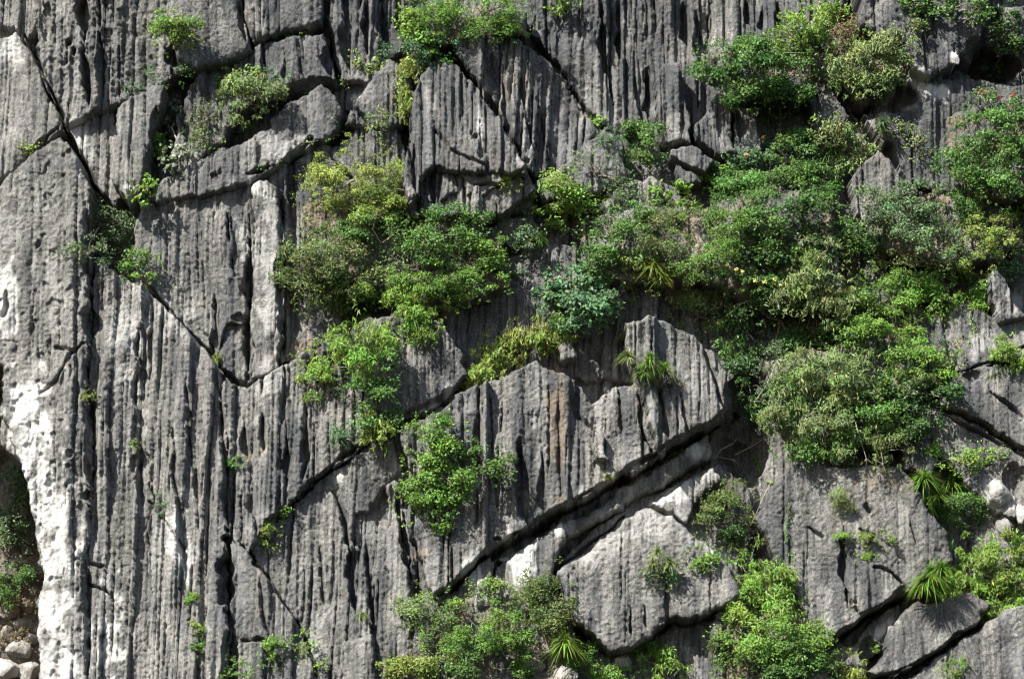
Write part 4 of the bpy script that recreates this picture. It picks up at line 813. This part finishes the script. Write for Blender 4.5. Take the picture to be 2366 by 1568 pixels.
rosettes('rosette_plant', 'bright rosette at the bottom right of the thicket', [(1305,1480,44)], 'lime', n=80)
shrub('bush', 'light green bush right of the bright bottom rosette', 'bush', 'fine', 'bright', [(1375,1530,54,36),(1410,1555,40,24)])
shrub('shrub', 'small leafy shrub under the domed slab', 'shrub', 'broad', 'bright', [(1495,1498,34,18)], size=.7)
shrub('bush', 'yellow-green bush at the bottom under the domed slab', 'bush', 'bamboo', 'lime', [(1540,1540,42,30)])
rosettes('rosette_plant', 'rosette shrub growing on the face of the domed slab', [(1520,1275,26),(1545,1295,26),(1510,1300,22)], 'pale', n=40)
shrub('shrub', 'leafy base of the rosette shrub on the domed slab', 'shrub', 'broad', 'grey', [(1530,1325,34,24)], size=.7)
shrub('bush', 'dark olive-brown bush over the white rock', 'bush', 'fine', 'olive', [(1640,1165,46,40),(1690,1150,46,34),(1670,1210,64,50)], dens=.9)
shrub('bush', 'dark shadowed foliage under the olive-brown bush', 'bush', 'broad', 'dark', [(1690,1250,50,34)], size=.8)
shrub('bamboo', 'column of light bamboo leaves climbing the lower right', 'bamboo', 'bamboo', 'lime', [(1770,1300,46,40),(1780,1360,56,50),(1750,1420,56,50)])
shrub('shrub', 'trailing leafy arm left of the bamboo column', 'shrub', 'drape', 'bright', [(1680,1315,44,18),(1620,1290,30,20)])
shrub('bush', 'broad green bush at the bottom right of centre', 'bush', 'broad', 'bright', [(1770,1490,80,50),(1700,1470,50,40),(1850,1480,64,50)], size=.7)
shrub('bush', 'dark leafy lower part of the broad bottom bush', 'bush', 'broad', 'mid', [(1760,1550,90,30),(1870,1545,50,30)], size=.8)
shrub('bush', 'yellow-green reedy bush at the bottom below the cleft', 'bush', 'bamboo', 'yellow', [(1940,1545,50,30)])
shrub('bamboo', 'large light bamboo at the lower right edge', 'bamboo', 'bamboo', 'lime', [(2250,1300,80,50),(2340,1300,60,56),(2280,1365,84,54),(2225,1345,60,44),(2330,1405,60,36),(2300,1330,70,50)], dens=1.5)
rosettes('rosette_plant', 'dense green rosette clump left of the large lower bamboo', [(2150,1325,50),(2175,1310,40),(2135,1345,36)], 'bright', n=80)
rosettes('rosette_plant', 'group of glossy rosettes on the top of the broad slab', [(2135,1100,42),(2165,1140,50),(2200,1110,40),(2150,1165,40)], 'bright', n=70)
shrub('bush', 'dark shrub below the glossy rosettes', 'bush', 'fine', 'mid', [(2220,1165,50,40),(2210,1205,50,24)])
shrub('shrub', 'leggy shrub with pale leaves above the pale boulder', 'shrub', 'sparse', 'lime', [(2230,1060,36,30),(2290,1060,30,20),(2165,1055,22,26)], dens=1.4)
shrub('shrub', 'round pale cushion plant on the broad slab', 'shrub', 'bamboo', 'pale', [(1945,1155,20,22)], size=.5)
creeper('vine', 'narrow strip of green ivy hanging on the broad slab', [[(1822,1160),(1820,1200),(1815,1250)]], 'mid', .06, 90, spread=.03)
shrub('shrub', 'yellow-green shrub at the right edge on slanting slabs', 'shrub', 'drape', 'lime', [(2335,815,36,34),(2355,850,24,30)])
tuft('grass_tuft', 'dry reed tuft on the slanting slabs', 2300, 870, 30, 24, 'pale', 40, .02)
tuft('grass_tuft', 'hanging tuft of long grass over the lowest slab crack', 2200, 1490, 24, 46, 'yellow', 150, .022, 1.1, .8)
shrub('bush', 'small bush below the hanging grass tuft', 'bush', 'fine', 'bright', [(2205,1550,30,22)])
# ------------------------------------------------------------------ loose stones
boulder('boulder', 'white broken stone in the gap above the central slab', 1040, 918, 13, 22, .9)
boulder('boulder', 'grey stone lying left of the white broken stone', 1005, 948, 24, 14, .35)
boulder('boulder', 'pale rounded boulder in the gully under the glossy rosettes', 2305, 1138, 34, 36, .5)
boulder('boulder', 'grey upright block below the pale rounded boulder', 2325, 1215, 26, 30, .1)
boulder('boulder', 'small pale boulder at the right frame edge in the gully', 2362, 1190, 16, 24, .6)
boulder('boulder', 'brown boulder half hidden in the bottom thicket', 1232, 1535, 24, 26, .1, .3)
boulder('boulder', 'small pale boulder at the bottom under the domed slab', 1440, 1528, 22, 18, .5)
boulder('boulder', 'brown sloping stone at the bottom edge beside the rosette', 1305, 1560, 34, 20, .3, .3)
boulder('boulder', 'small white knob of rock under the overhanging block', 2208, 136, 12, 15, .8)
for (u, v, ru, rv, w, oc, txt) in [(72,1322,16,14,.2,.1,'grey boulder in the gap behind the pillar'),(40,1345,14,12,.0,.3,'brown boulder under the dusty bush'),(62,1400,20,15,.1,.6,'tan boulder left of the white pillar foot'),(25,1412,24,16,.1,.6,'wide tan boulder at the left edge'),(50,1440,24,18,.2,.5,'middle tan boulder in the rubble behind the pillar'),(15,1462,18,22,.2,.5,'upright tan boulder at the left edge'),(75,1475,20,16,.3,.4,'tan boulder pressed against the white pillar foot'),(40,1500,34,22,.25,.2,'pale slab of rubble near the bottom left'),(15,1545,36,30,.5,.1,'whitish boulder in the bottom left corner'),(72,1545,28,26,.3,.3,'pale boulder beside the whitish corner boulder'),(60,1268,16,18,.0,.1,'dark boulder in the shaded gap')]:
    boulder('boulder', txt, u, v, ru, rv, w, oc, group='boulders behind the cliff end', out=.1)
shrub('shrub', 'dry brown scrub among the rubble behind the pillar', 'shrub', 'sparse', 'brown', [(45,1390,40,24),(30,1470,30,24)], out=.6)
# ------------------------------------------------------------------ low leaf cover on the earthy ledges
def undergrowth():
    r = np.random.default_rng(77); mb = MB(); k = np.isin(ID, SOIL)
    dens = sstep(-.35, .35, fbm(X, Z, .55, .45, 991, 3)); jj, ii = np.nonzero(k & (r.random(X.shape) < 0.30 * dens) & (np.abs(X) < 16.5))
    P = np.stack([gx_[ii], -H[jj, ii] - r.uniform(0, 1, len(ii)) ** 2 * .35, gz_[jj]], -1); n = len(P)
    hue = fbm(P[:, 0], P[:, 2], .8, .6, 995, 2)[:, None]
    c = 0.9 * np.where(hue > .3, COLS['olive'], np.where(hue > 0, COLS['bright'], np.where(hue > -.3, COLS['mid'], COLS['dark']))) * r.normal(1, .22, (n, 1)).clip(.5, 1.6)
    br = r.random(n) < .12; c[br] = np.array(COLS['brown']) * r.normal(1, .2, (br.sum(), 1)).clip(.5, 1.5)
    add_leaves(mb, P, unit(np.array([-.2, -.6, .5]) + r.normal(size=(n, 3)) * .6), .12 * r.uniform(.5, 1.3, n), .05 * r.uniform(.6, 1.3, n), c, .3, .3, r, cull=False)
    o = mb.build('undergrowth', M_LEAF, None, (0, 0, 0)); tag(o, 'low tangled leaf cover on the earthy ledges between the shrubs', 'undergrowth', kind='stuff'); print('undergrowth', n)
undergrowth()
